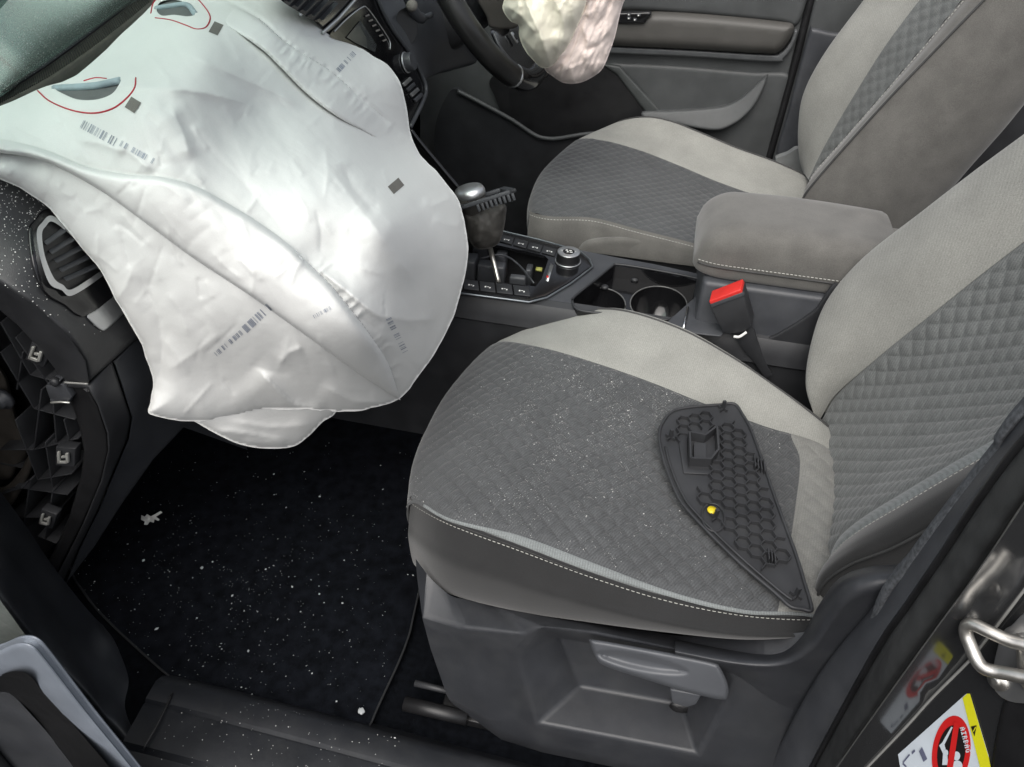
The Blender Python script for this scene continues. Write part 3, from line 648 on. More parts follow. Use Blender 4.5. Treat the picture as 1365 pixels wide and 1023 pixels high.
_mo = np.array([at(u, v, z=.0065) for u, v in mat_out]); obj('mat_binding', *tube_geo(np.concatenate([_mo, _mo[:2]]), .0016, 6, cap=False), mat('mat binding', (.012, .013, .015), .8), bpy.data.objects['floor_mat'])
matP = [at(u, v, z=.008) for u, v in mat_out]
body = thing('car_body', 'dark car body round the open passenger doorway with sill, pillars, seals and striker', 'car body', (.1, -.76, 0))
M['sill'] = mat('sill scuff plastic', (.012, .0135, .017), .46, var=.2, vscale=18, bump=.4, bscale=1100, bdist=.0004, dust=.04)
M['sill2'] = mat('sill upper plastic', (.030, .033, .040), .46, var=.2, vscale=18, bump=.4, bscale=1100, bdist=.0004, dust=.05)
# sill: three long steps, inner roll to outer edge
SX = [at(u, v, z=.02)[0] for u, v in ((232, 926), (1000, 1060))]
ys = [(-.675, -.006), (-.688, .012), (-.697, .028), (-.71, .036), (-.735, .034), (-.739, .029), (-.742, .0305), (-.79, .024), (-.796, .016), (-.83, .010), (-.84, -.06)]
prof = np.array([(0, y, z) for y, z in ys])
sx = np.linspace(at(215, 930, y=-.71)[0], .75, 30)
gobj('sill_scuff_plate', np.stack([prof+np.array([x, -.004*math.sin(x*5), 0]) for x in sx]), M['sill'], body, auto=40)
for k in range(0):
    obj('scuff_ridge', *box_geo([sx[0]+.03, -.750-.009*k, .0285-.0012*k], [.9, 0, 0], [0, -.003, 0], [0, 0, .0012]), M['sill'], body, bevel=.0006)
# kick panel sweeping from sill up the A-pillar
kin = [(-40, 655), (12, 722), (53, 780), (111, 850), (144, 876), (185, 908), (236, 927)]
kmi = [(-50, 700), (0, 742), (40, 795), (95, 865), (130, 905), (175, 950), (215, 975)]
kou = [(-60, 745), (0, 792), (62, 868), (119, 926), (150, 965), (180, 1002), (196, 1024)]
kob = [(-66, 755), (-4, 803), (56, 878), (112, 938), (142, 978), (170, 1016), (186, 1040)]
kick = np.array([[at(u, v, y=y) for (u, v), y in zip(kin, [-.655, -.66, -.665, -.672, -.68, -.69, -.70])],
                 [at(u, v, y=y) for (u, v), y in zip(kmi, [-.69, -.695, -.70, -.71, -.72, -.735, -.745])],
                 [at(u, v, y=y) for (u, v), y in zip(kou, [-.735, -.74, -.745, -.755, -.765, -.785, -.80])],
                 [at(u, v, y=y) for (u, v), y in zip(kob, [-.73, -.735, -.74, -.75, -.76, -.78, -.795])]])
kick = np.concatenate([kick[:1]+np.array([-.03, .05, -.03]), kick], 0)
gobj('pillar_kick_trim', surf_pts(kick, np.linspace(0, 6, 60), np.linspace(0, 4, 40)), mat('kick panel plastic', (.030, .033, .039), .45, var=.15, vscale=18, bump=.4, bscale=1100, bdist=.0004, dust=.04), body)
ks = np.array([[at(230, 924, z=.038), at(212, 962, z=.036), at(190, 1000, z=.03)]])[0]
obj('sill_joint', *tube_geo(curve(ks, 12), .0016, 6), M['plastic_deep'], body)
# painted body flange seen between kick trim and open door
M['paint'] = mat('dark grey metallic paint', (.036, .037, .039), .14, metal=.3, spec=.6, var=.1, vscale=600, rvar=.03, coat=1)
M['paint_dusty'] = mat('dusty paint', (.16, .18, .17), .5, metal=.2, var=.15, vscale=200, bump=.3, bscale=600, dust=.25, dscale=60)
sheet('front_pillar_flange', [(-60, 770), (0, 800), (56, 878), (112, 938), (190, 1040), (120, 1060), (0, 900), (-60, 860)], AX('y', -.80), .01, M['paint_dusty'], body, step=20)
# front door, swung open: grey panel edge with a dark pocket
doorL = thing('passenger_door', 'swung open front door with grey armrest frame and dark recess beside the sill', 'car door', tuple(at(60, 960, y=-.86)))
M['door_grey'] = mat('blue grey door plastic', (.20, .225, .265), .36, var=.08, vscale=30, bump=.35, bscale=1200, bdist=.0003, dust=.04)
sheet('armrest_frame', smooth_outline([(-60, 885), (-20, 872), (0, 866), (23, 857), (43, 860), (62, 880), (117, 951), (176, 1023), (215, 1075), (185, 1080), (146, 1024), (100, 970), (59, 925), (40, 902), (23, 897), (0, 902), (-60, 925)], 5), AX('y', -.86), .008, M['door_grey'], doorL, step=3.5, round_px=9, round_m=.010, vec=(0, 1, 0))
sheet('recess_wall', smooth_outline([(-60, 922), (0, 900), (23, 895), (40, 901), (59, 924), (100, 969), (146, 1023), (180, 1070), (130, 1070), (98, 1023), (60, 975), (31, 943), (16, 927), (0, 923), (-60, 935)], 5), TPS([(0, 895, 'y', -.862), (50, 910, 'y', -.862), (130, 1023, 'y', -.862), (0, 924, 'y', -.835), (30, 938, 'y', -.835), (85, 1023, 'y', -.835)]), .01, M['plastic_deep'], doorL, step=8)
sheet('recess_floor', [(-60, 930), (0, 921), (16, 925), (31, 941), (60, 973), (98, 1021), (130, 1070), (-60, 1070)], AX('y', -.836), .01, M['plastic_grey'], doorL, step=20)

# ---- B-pillar beside the seat
def band(name, left, right, yl, yr, m, bulge=.0, n=50, w=12, parent=body, tuck=.02):
    L_ = [at(u, v, y=y) for (u, v), y in zip(left, yl)]; R_ = [at(u, v, y=y) for (u, v), y in zip(right, yr)]
    up_, dn_ = np.array([.10, 0, .40]), np.array([.02, -.02, -.18])
    L_ = curve([L_[0]+up_]+L_+[L_[-1]+dn_], n); R_ = curve([R_[0]+up_]+R_+[R_[-1]+dn_], n); out = []
    for j in range(w):
        f = j/(w-1); out.append(L_*(1-f)+R_*f+np.array([-.35, -1, .1])*bulge*math.sin(math.pi*f))
    out = [out[0]+np.array([.012, tuck, 0])]+out+[out[-1]+np.array([.012, tuck, 0])]
    return gobj(name, np.array(out), m, parent)
L0 = [(1450, 440), (1390, 508), (1318, 600), (1256, 679), (1200, 754), (1165, 808), (1087, 906), (1025, 1023), (1000, 1075)]
L0b = [(1470, 470), (1400, 545), (1340, 615), (1275, 700), (1217, 778), (1170, 852), (1115, 940), (1060, 1023), (1030, 1075)]
L1 = [(1480, 465), (1405, 540), (1351, 600), (1303, 665), (1256, 736), (1210, 803), (1165, 869), (1083, 1017), (1055, 1075)]
L2 = [(1500, 520), (1425, 595), (1365, 670), (1328, 726), (1289, 782), (1255, 828), (1210, 890), (1136, 993), (1090, 1060)]
band('pillar_trim', L0, L1, [-.665]*9, [-.70]*9, M['plastic_grey'], bulge=.006)
fz = band('trim_fabric_edge', L0[1:6], [(u+12, v+10) for u, v in L0[1:6]], [-.672]*5, [-.678]*5, mat('fuzzy trim edge', (.075, .08, .088), .95, bump=.6, bscale=700, bdist=.001, var=.5, vscale=260), bulge=.004, parent=body)
obj('trim_gap', *tube_geo(curve([at(u+2, v+2, y=-.701) for u, v in L1], 60), .0032, 6), M['plastic_deep'], body)
band('door_seal', [(u+4, v+4) for u, v in L1], L2, [-.702]*9, [-.73]*9, M['rubber'], bulge=.013)
M['edge_line'] = mat('pale edge line', (.25, .25, .24), .4)  # pale grey that draws bright edge lines and a glint
obj('seal_edge_line', *tube_geo(curve([at(u+1, v+1, y=-.731) for u, v in L2], 60), .0012, 6), M['edge_line'], body)  # pale tube along the outer edge of the seal
HL = [(1520, 560), (1440, 690), (1385, 760), (1342, 817), (1305, 865), (1290, 883), (1242, 931), (1203, 974), (1130, 1050)]
HY = [-.755]*9
p_h0 = at(1305, 865, y=-.755); p_h1 = at(1203, 974, y=-.755)
jn = np.cross(p_h1-p_h0, at(1318, 1013, y=-.80)-p_h0); jn /= np.linalg.norm(jn)
JAMB = PLN(p_h0, jn)
sheet('pillar_jamb', HL+[(1200, 1100), (1560, 1100), (1560, 700)], JAMB, .004, M['paint'], body, step=30, auto=40)
# glossy painted flange: turned about the fold so that it mirrors the jamb
hax = (p_h1-p_h0)/np.linalg.norm(p_h1-p_h0); S_ = PT(np.float64(1270), np.float64(990), JAMB(np.float64(1270), np.float64(990))); best_ = None
e0_ = np.cross(hax, jn)
for q in np.linspace(0, math.pi, 721):
    kn_ = math.cos(q)*jn+math.sin(q)*e0_; im = S_-2*((S_-p_h0)@kn_)*kn_; er = np.linalg.norm(pix(im)-np.array([1243, 893]))
    L2p = on_plane(1230., 850., p_h0, kn_)
    if abs(L2p[1]+.72) < .12 and (best_ is None or er < best_[0]): best_ = (er, kn_)
FLN = PLN(p_h0, best_[1])
sheet('pillar_flange', [(u+1, v+1) for u, v in L2]+HL[::-1], FLN, .003, M['paint'], body, step=20, auto=40)
obj('jamb_highlight', *tube_geo(curve([at(u, v, y=-.756) for u, v in HL], 60), .0012, 6), M['edge_line'], body)  # highlight along the fold, drawn as a pale tube
sheet('jamb_pressing', smooth_outline([(1335, 945), (1365, 930), (1440, 900), (1460, 1080), (1330, 1080)], 8), PLN(PT(1305., 865., JAMB(1305., 865.)-.003), jn), .003, M['plastic_deep'], body, step=14, round_px=8, round_m=.003)
# striker: bent steel loop on a plate
plate = obj('striker_plate', *prism_geo([PT(np.float64(u), np.float64(v), JAMB(np.float64(u), np.float64(v))-.004) for u, v in smooth_outline([(1338, 845), (1352, 832), (1375, 815), (1420, 830), (1420, 920), (1390, 935), (1352, 935), (1330, 920), (1326, 895)], 9)], -jn*np.sign(jn@(CAMP-p_h0))*-.003), M['satin'], body, bevel=.001)
J = lambda u, v, off: PT(np.float64(u), np.float64(v), JAMB(np.float64(u), np.float64(v))-off)
M['steel'] = mat('worn zinc steel', (.62, .60, .56), .33, metal=.9, var=.15, vscale=120, bump=.15, bscale=200)
loop = [J(1420, 880, .012), J(1375, 862, .018), J(1345, 854, .024), J(1318, 842, .030), J(1298, 833, .033), J(1289, 835, .034), J(1288, 846, .034), J(1294, 862, .034), J(1302, 880, .034), J(1312, 891, .033), J(1330, 896, .028), J(1352, 900, .024), J(1420, 915, .012)]
obj('striker_loop', *tube_geo(curve(loop, 60), .0048, 12), M['steel'], plate)
obj('striker_bolt', *lathe_geo(J(1333, 906, .006), jn if jn@(CAMP-p_h0) > 0 else -jn, [(.001, .006), (.0035, .006), (.004, .004), (.0075, .004), (.008, 0), (.008, -.002)], 18), M['steel'], plate)
obj('striker_block', *prism_geo([J(u, v, .004) for u, v in ((1352, 842), (1368, 850), (1380, 900), (1368, 925), (1356, 905))], (CAMP-p_h0)/np.linalg.norm(CAMP-p_h0)*.012), M['steel'], plate, bevel=.003)
# airbag warning sticker on the jamb
def jpoly(name, poly, off, m, par, thick=.0002, **k):
    P = [J(u, v, off) for u, v in poly]; return obj(name, P, [tuple(range(len(P)))], m, par, smooth=False, recalc=False, **k)
M['st_white'] = mat('sticker white', (.62, .68, .74), .35, var=.04); M['st_yellow'] = mat('sticker yellow', (.72, .70, .02), .35, var=.04); M['st_red'] = mat('sticker red', (.62, .02, .02), .35, var=.04); M['st_black'] = mat('sticker black', (.015, .013, .013), .35)
stick = jpoly('warning_sticker', [(1197, 1006), (1288, 925), (1293, 925), (1318, 1008), (1320, 1040), (1210, 1080)], .0008, M['st_white'], body)
jpoly('yellow_band', [(1283, 931), (1289, 925), (1293, 925), (1318, 1010), (1322, 1030), (1308, 1030)], .0012, M['st_yellow'], stick)
jpoly('warning_triangle', [(1294, 969), (1302, 967), (1299, 982)], .0016, M['st_black'], stick)
jpoly('triangle_mark', [(1297, 975), (1300, 969), (1301, 970), (1298, 976)], .0019, M['st_yellow'], stick)
RC, RA, RB, RT = (1268, 1003), 25.5, 49, -.05
def epoly(a, b): return ell(RC[0], RC[1], a, b, .12, 48)
jpoly('red_ring', epoly(RA, RB), .0012, M['st_red'], stick); jpoly('ring_field', epoly(RA-7, RB-13), .0015, M['st_black'], stick)
jpoly('seat_mark', [(1252, 994), (1256, 990), (1268, 969), (1270, 970), (1259, 993), (1263, 1008), (1264, 1020), (1256, 1020), (1257, 1005)], .0018, M['st_white'], stick)
jpoly('bag_mark', ell(1275, 1008, 5, 6, 0, 20), .0018, M['st_white'], stick); jpoly('head_mark', ell(1261, 1004, 3, 4.5, 0, 16), .0020, M['st_white'], stick); jpoly('baby_mark', ell(1276, 1021, 7, 7, 0, 18), .0018, M['st_white'], stick)
jpoly('red_bar', [(1272, 962), (1279, 964), (1270, 1026), (1262, 1024)], .0021, M['st_red'], stick)
mk = MB()
for q in ([(1203, 1016), (1212, 1005), (1213, 1007), (1204, 1018)], [(1204, 1017), (1209, 1022), (1207, 1023), (1203, 1019)], [(1225, 1002), (1229, 996), (1236, 1012), (1231, 1016)], [(1215, 1003), (1219, 999), (1220, 1002), (1216, 1006)]):
    mk.add([J(u, v, .0016) for u, v in q], [(0, 1, 2, 3)])
mk.build('sticker_pictograms', mat('sticker blue ink', (.12, .13, .2), .5), stick, recalc=False, smooth=False)
def letters(txt, p, dx, dy, off, m, par, name):
    """block lettering on the jamb: 3x5 cells"""
    G = {'A': '010101111101101', 'I': '111010010010111', 'R': '110101110101101', 'B': '110101110101110', 'G': '011100101101011'}
    mb = MB(); p = np.array(p, float); dx = np.array(dx, float); dy = np.array(dy, float)
    for i, ch in enumerate(txt):
        for k, c in enumerate(G[ch]):
            if c == '1':
                o = p+dx*(i*4+k % 3)+dy*(k//3); mb.add([J(*(o+dx*a+dy*b), off) for a, b in ((0, 0), (1, 0), (1, 1), (0, 1))], [(0, 1, 2, 3)])
    return mb.build(name, m, par, recalc=False, smooth=False)
letters('AIRBAG', (1286, 969), (.36, 1.45), (-1.3, .25), .0022, M['st_white'], stick, 'airbag_lettering')

# ================================================================ centre console
cons = thing('centre_console', 'dark plastic centre console with padded armrest, cup holders and glossy switch panel', 'console', (.05, 0, 0))
def pl(pts, z): return [at(u, v, z=z) for u, v in pts]
ZC = .350
cup_hole = smooth_outline([(763, 402), (768, 394), (792, 375), (815, 356), (824, 353), (870, 360), (930, 372), (942, 379), (938, 390), (920, 407), (893, 426), (870, 424), (800, 418), (770, 413)], 6)
bez_out = [(560, 385), (621, 390), (705, 401), (728, 395), (760, 376), (788, 355), (784, 347), (772, 337), (720, 322), (668, 310), (600, 296), (560, 290)]
gate = [(570, 366), (615, 372), (670, 377), (714, 382), (722, 372), (731, 346), (726, 341), (668, 328), (620, 318), (570, 310)]
shell = [tuple(q) for q in pix(np.array([(x, -.092, ZC) for x in np.linspace(-.22, .42, 12)]))]+[(1100, 372), (960, 371), (930, 365), (870, 352), (820, 343), (770, 333), (720, 321), (668, 306), (600, 289), (540, 275)]
sheet('console_top', np.array(shell), AX('z', ZC), .004, M['plastic_grey'], cons, step=7, holes=[cup_hole, gate], vec=(0, 0, -1), auto=30)
# rolled shoulders and side walls, both sides
xs = np.linspace(-.40, .62, 40)
near = np.array([[(x, y0, z) for y0, z in ((-.090, .350), (-.104, .345), (-.112, .333), (-.115, .318), (-.118, .306), (-.112, .300), (-.112, .24), (-.105, 0.0))] for x in xs])
gobj('console_side', near, M['plastic'], cons, auto=30)
farw = np.array([[(x, y0, z) for y0, z in ((.086, .350), (.098, .343), (.100, .33), (.10, .25), (.10, 0.0))] for x in xs])
gobj('console_side', farw, M['plastic'], cons, auto=30)
bez = sheet('shifter_bezel', bez_out, AX('z', ZC+.006), .006, M['gloss_black'], cons, step=5, holes=[gate], vec=(0, 0, -1), auto=30, round_px=4, round_m=.002)
obj('bezel_trim', *tube_geo(np.array(pl([(600, 390), (621, 392), (705, 403), (729, 397), (761, 378), (790, 356), (786, 346), (773, 335), (720, 320), (668, 308), (600, 294)], ZC+.004)), .0018, 6), mat('gunmetal trim', (.22, .24, .26), .3, metal=.7), bez)
gw = prism_geo(pl([(566, 372), (614, 378), (716, 388), (735, 345), (726, 337), (620, 313), (566, 305)], ZC+.001), [0, 0, -.07]); obj('gate_well', gw[0], gw[1][1:], M['plastic_deep'], bez)
# shift mechanism bits inside the opening
for (u, v), (a, b, c) in (((655, 360), (.05, .018, .02)), ((690, 372), (.03, .01, .012)), ((690, 340), (.05, .006, .02)), ((668, 352), (.02, .02, .03)), ((628, 352), (.02, .03, .02)), ((705, 362), (.012, .02, .016)), ((640, 340), (.03, .012, .026))):
    P0 = at(u, v, z=ZC-.03); obj('shift_mechanism', *box_geo(P0+np.array([-a/2, -b/2, -.03]), [a, .002, 0], [0, b, .004], [0, .002, c+.02]), M['plastic_grey'], bez, bevel=.003)
obj('mechanism_rod', *tube_geo(curve([at(640, 345, z=ZC-.01), at(668, 340, z=ZC-.002), at(690, 352, z=ZC-.02), at(712, 378, z=ZC-.02)], 20), .002, 6), M['plastic_grey'], bez)
obj('yellow_tag', *box_geo(at(714, 362, z=ZC-.005), [.011, 0, 0], [0, .006, .003], [0, -.002, .004]), mat('pale yellow tag', (.34, .34, .09), .5), bez)
obj('gear_scale', *prism_geo(pl([(734, 352), (738, 354), (731, 376), (727, 374)], ZC+.0062), [0, 0, .0006]), M['satin'], bez)
obj('gear_scale_mark', *prism_geo(pl([(729, 367), (732, 368), (731, 371), (728, 370)], ZC+.0068), [0, 0, .0003]), M['red'], bez)
def keycap(poly, par, glyph=None):
    k = obj('button', *prism_geo(pl(poly, ZC+.0062), [0, 0, .0022]), M['plastic'], par, bevel=.0006)
    c = np.mean(pl(poly, ZC+.0086), 0); m = MB(); r = random.Random(len(poly)*int(abs(c[0]*1e4)))
    for dx, dy, w, h in glyph or ((-.005, -.001, .0028, .004), (-.001, .001, .003, .0016), (.0032, -.002, .0022, .004)):
        q = c+np.array([dx, dy, .0003]); m.add([q, q+[w, 0, 0], q+[w, h, 0], q+[0, h, 0]], [(0, 1, 2, 3)])
    m.build('button_mark', M['white_mark'], k, recalc=False, smooth=False)
e_ = [600, 616, 638, 660, 683, 706]
for i in range(5):
    f = lambda x, lo: (x+ (1.5 if lo else 0), (376.0 if not lo else 388.5)+(x-638)*.115)
    keycap([f(e_[i]+1.0, 1), f(e_[i+1]-1.0, 1), f(e_[i+1]-1.0, 0), f(e_[i]+1.0, 0)], bez)
for i in range(4):
    a = 667+i*19; g = lambda x, lo: (x-(3 if lo else 0), 313.5+(x-667)*.27+(8.5 if lo else 0))
    keycap([g(a+1, 1), g(a+18, 1), g(a+18, 0), g(a+1, 0)], bez)
kc = at(757, 349, z=ZC+.006)
kn = obj('mode_knob', *lathe_geo(kc, [0, 0, 1], [(.0215, 0), (.0215, .004), (.0205, .0045), (.0200, .018), (.0188, .0195), (.001, .0195)], 40), M['plastic_deep'], cons, auto=35)
obj('knob_ring', *lathe_geo(kc, [0, 0, 1], [(.0186, .0192), (.0200, .0188), (.0202, .020), (.0186, .0204)], 40), M['satin'], kn)
obj('knob_base_ring', *lathe_geo(kc, [0, 0, 1], [(.0215, .0005), (.0232, .0005), (.0232, .0025), (.0215, .0025)], 40), M['satin'], kn)
obj('knob_cap', *lathe_geo(kc+np.array([0, 0, .0195]), [0, 0, 1], [(.0105, 0), (.0110, .0006), (.0100, .001), (.001, .001)], 30), M['gloss_black'], kn)
m = MB()
for dx, dy, w, h in ((-.006, .001, .004, .004), (0, .002, .005, .003), (-.003, -.005, .003, .004), (.002, -.004, .005, .003), (-.013, -.001, .002, .002), (.011, .001, .002, .002)):
    q = kc+np.array([dx, dy, .0210]); m.add([q, q+[w, 0, 0], q+[w, h, 0], q+[0, h, 0]], [(0, 1, 2, 3)])
m.build('knob_marks', M['white_mark'], kn, recalc=False, smooth=False)
# cup holder tray with two wells
cupo = obj('cup_tray', *prism_geo(pl(cup_hole[::-1], ZC+.001), [0, 0, .001]), M['plastic_deep'], cons) if False else None
zt = ZC-.028
wells = [(878, 410, 38, 24), (800, 410, 34, 22)]
tray_out = smooth_outline([(755, 412), (760, 396), (800, 362), (822, 351), (870, 356), (950, 376), (945, 395), (905, 430), (870, 430), (790, 420)], 6)
whole = [ell(u, v-4, a, b, .06) for u, v, a, b in wells]
tray = sheet('cup_tray', tray_out, AX('z', zt), .004, M['gloss_black'], cons, step=5, holes=whole, vec=(0, 0, -1), auto=30)
ch3 = np.array(pl(cup_hole, ZC)); wv = np.concatenate([ch3, ch3+np.array([0, 0, -.04])]); n_ = len(ch3)
obj('tray_wall', wv, [(i, (i+1) % n_, (i+1) % n_+n_, i+n_) for i in range(n_)], M['gloss_black'], tray)
obj('tray_rim', *tube_geo(np.concatenate([ch3, ch3[:2]])+np.array([0, 0, .0005]), .0022, 6, cap=False), M['plastic'], tray)
for h in whole:
    P = np.array(pl(h, zt)); c = P.mean(0); n_ = len(P); low = c+(P-c)*.86+np.array([0, 0, -.07])
    V = np.concatenate([P, low, [c+np.array([0, 0, -.07])]])
    wl_ = obj('cup_well', V, [(i, (i+1) % n_, (i+1) % n_+n_, i+n_) for i in range(n_)]+[(i+n_, (i+1) % n_+n_, 2*n_) for i in range(n_)], M['gloss_black'], tray)
    obj('well_rim', *tube_geo(np.concatenate([P, P[:2]]), .0013, 6, cap=False), mat('bright rim arc', (.12, .12, .12), .25), wl_)  # bright arc on the rim is put into a paler colour
for u, v in ((806, 384), (846, 374)):
    obj('cup_grip', *lathe_geo(at(u, v, z=zt), [0, 0, 1], [(.007, 0), (.007, .003), (.005, .005), (.001, .006)], 16), M['plastic'], tray)
# flap behind the cups with a metal catch
obj('console_flap', *prism_geo(pl([(888, 432), (905, 444), (960, 450), (985, 425), (975, 395), (945, 381)], ZC+.003), [0, 0, .003]), M['plastic_grey'], cons, bevel=.001)
obj('flap_catch', *tube_geo([at(917, 410, z=ZC+.009), at(914, 424, z=ZC+.009), at(911, 438, z=ZC+.009)], .0022, 8), M['chrome'], cons)
# rear storage box below the armrest
obj('storage_box', *box_geo([.285, -.098, .0], [.33, 0, 0], [0, .20, 0], [0, 0, .428]), M['plastic_grey'], cons, bevel=.008, bseg=3)
sheet('console_side_cover', smooth_outline([(985, 450), (1020, 452), (1050, 438), (1085, 415), (1120, 385), (1130, 560), (1040, 560), (1000, 500)], 8), AX('y', -.104), .004, M['plastic'], cons, step=8, vec=(0, 1, 0), round_px=4, round_m=.002)
# padded armrest
def armrest():
    nx, nt_ = 46, 64; P = []
    x0, x1, yh, z0, z1 = .266, .553, .088, .424, .508
    for i in range(nx):
        s = i/(nx-1); x = x0+(x1-x0)*s; d = x-x0; rr = .055
        e = math.sqrt(max(0, 1-(1-min(1, d/rr))**2)); eb = math.sqrt(max(0, 1-(1-min(1, (x1-x)/.010))**2)) if x1-x < .010 else 1
        hw = yh*(.80+.20*e)*(.94+.06*eb); zt_ = z0+.030+(z1-z0-.030)*(.05+.95*e)*(.97+.03*eb)+.006*math.sin(math.pi*s); zb = z0+.014*(1-e)
        ring = []
        for k in range(nt_):
            a = 2*math.pi*k/nt_; c, sn = math.cos(a), math.sin(a); q = .38
            y = hw*math.copysign(abs(c)**q, c); zz = math.copysign(abs(sn)**(.5 if sn > 0 else .3), sn)
            zm = z0+.026; z = zm+(zt_-zm)*zz if zz > 0 else zm+(zm-zb)*zz
            ring.append((x, y*(1-.03*max(zz, 0)), z))
        P.append(ring+[ring[0]])
    return np.array(P)
AR = armrest(); n1 = AR.shape[0]; nn = AR.shape[1]
V = AR.reshape(-1, 3).tolist(); F = gfaces(n1, nn).tolist()+[list(range(nn-1)), list(range((n1-1)*nn, n1*nn-1))[::-1]]
arm = obj('armrest_pad', V, F, M['cloth_taupe'], cons, auto=60)
k0 = np.argmin(np.abs(AR[20, :, 2]-(AR[20, :, 2].max()*.35+AR[20, :, 2].min()*.65))+(AR[20, :, 1] > 0)*9)
seam = AR[1:, k0]+np.array([0, -.0012, 0])
obj('armrest_seam', *tube_geo(seam, .0013, 6), M['piping'], arm)
stitches('armrest_stitching', seam+np.array([0, .0, .005]), [0, -.8, .5], arm, off=.0012, w=.0005)
obj('armrest_hinge', *box_geo([.557, -.06, .40], [.04, 0, 0], [0, .12, 0], [0, 0, .085]), M['cloth_taupe'], cons, bevel=.012, bseg=3)

# ================================================================ gear lever (torn loose boot and frame)
gear = thing('gear_lever', 'chrome topped gear selector with its boot and frame pulled up off the console', 'gear lever', tuple(at(664, 374, z=ZC-.03)))
g0, g1 = at(665, 378, z=ZC-.03), at(640, 285, y=.0)
obj('lever_rod', *tube_geo(curve([g0, at(657, 345, y=.012), at(650, 318, y=.008), g1], 16), [.0045]*16, 10), M['steel'], gear)
boot_px = smooth_outline([(617, 283), (640, 280), (672, 272), (674, 290), (670, 312), (664, 325), (650, 332), (634, 331), (624, 318), (618, 300)], 4)
def boot_disp(Q, ed): return -.022*np.sqrt(np.clip(1-(1-np.clip(ed/22, 0, 1))**2, 0, 1))+.006*(pnoise(Q[:, 0]/9, Q[:, 1]/16, 21)-.5)+.003*(pnoise(Q[:, 0]/4, Q[:, 1]/7, 22)-.5)
M['leather'] = mat('limp dark leatherette', (.055, .052, .048), .6, var=.3, vscale=60, bump=.5, bscale=500, bdist=.001)
sheet('boot', boot_px, TPS([(617, 283, 'y', .0), (672, 272, 'y', .01), (650, 332, 'y', .0), (640, 300, 'y', .0)]), 0, M['leather'], gear, step=2.5, disp=boot_disp, back=lambda ed: np.where(ed < .01, 0, .05*np.sqrt(np.clip(1-(1-np.clip(ed/22, 0, 1))**2, 0, 1))), auto=None)
# popped frame: a rectangular plastic ring with clip teeth, tilted
fa, fb = at(612, 281, y=-.035), at(689, 256, y=-.025); fc = at(672, 249, y=.035)-at(687, 252, y=-.025)
fx = fb-fa; fx /= np.linalg.norm(fx); L_ = np.linalg.norm(fb-fa); up_ = np.cross(fx, fc); up_ /= np.linalg.norm(up_); up_ *= np.sign(up_[2])
fr = MB()
for o, a, b in ((fa, fx*L_, fc*.16), (fa+fc*.84, fx*L_, fc*.16), (fa, fx*.012, fc), (fa+fx*(L_-.012), fx*.012, fc)):
    fr.add(*box_geo(o, a, b, up_*.006))
frame = fr.build('boot_frame', M['plastic_grey'], gear, bevel=.0008, smooth=True, auto=30)
for k in range(9):
    o = fa+fx*(L_*(.30+.075*k))-up_*.012; obj('frame_tooth', *box_geo(o, fx*.0045, fc*.05, up_*.012), M['plastic_grey'], frame, bevel=.0004)
# knob: rounded grip with chrome cap
kb = at(628, 262, y=.0)
obj('knob_grip', *lathe_geo(kb+np.array([0, 0, -.012]), [-.15, 0, 1], [(.010, -.028), (.018, -.014), (.024, .0), (.026, .014), (.023, .022), (.001, .026)], 30, ell=.85), M['leather'], gear)
obj('knob_cap', *lathe_geo(kb+np.array([-.002, 0, .006]), [-.25, -.1, 1], [(.0262, -.004), (.0268, .002), (.0240, .008), (.015, .0115), (.001, .0125)], 30, ell=.85), M['satin'], gear)

# ================================================================ seat belt buckle
buck = thing('seat_belt_buckle', 'black seat belt buckle with red release button beside the armrest', 'buckle', tuple(at(1018, 492, y=-.12)))
yb = -.128
st = [[at(u, v, y=yb+.008) for u, v in ((972, 440), (980, 452), (992, 468), (1004, 482), (1020, 505))], [at(u, v, y=yb+.008) for u, v in ((1000, 432), (1006, 444), (1012, 462), (1018, 480), (1030, 500))]]
obj('buckle_stalk', *(lambda A, B: (np.concatenate([A, B, A+[0, .008, 0], B+[0, .008, 0]]), [(i, i+1, i+13, i+12) for i in range(11)]+[(i+24, i+36, i+37, i+25) for i in range(11)]+[(i, i+24, i+25, i+1) for i in range(11)]+[(i+12, i+13, i+37, i+36) for i in range(11)]))(curve(st[0], 12), curve(st[1], 12)), M['plastic'], buck, bevel=.001, auto=40)
bb = obj('buckle_body', *prism_geo([at(u, v, y=yb) for u, v in ((945, 406), (990, 390), (996, 412), (1003, 436), (992, 443), (970, 447), (964, 444), (953, 425))], [.003, .030, .004]), M['plastic'], buck, bevel=.003, bseg=3, auto=40)
obj('release_button', *prism_geo([at(u, v, y=yb-.001) for u, v in ((945, 402), (947, 407), (990, 391), (987, 386))], [.003, .026, .004]), M['red'], buck, bevel=.0018, bseg=3)
obj('buckle_lip', *prism_geo([at(u, v, y=yb-.0015) for u, v in ((946, 406), (948, 411), (991, 395), (989, 390))], [.003, .005, .0]), M['plastic_grey'], buck, bevel=.001)
obj('webbing_loop', *tube_geo(curve([at(978, 449, y=yb-.001), at(986, 449, y=yb-.002), at(995, 443, y=yb-.001)], 10), .0022, 8), M['white_mark'], buck)

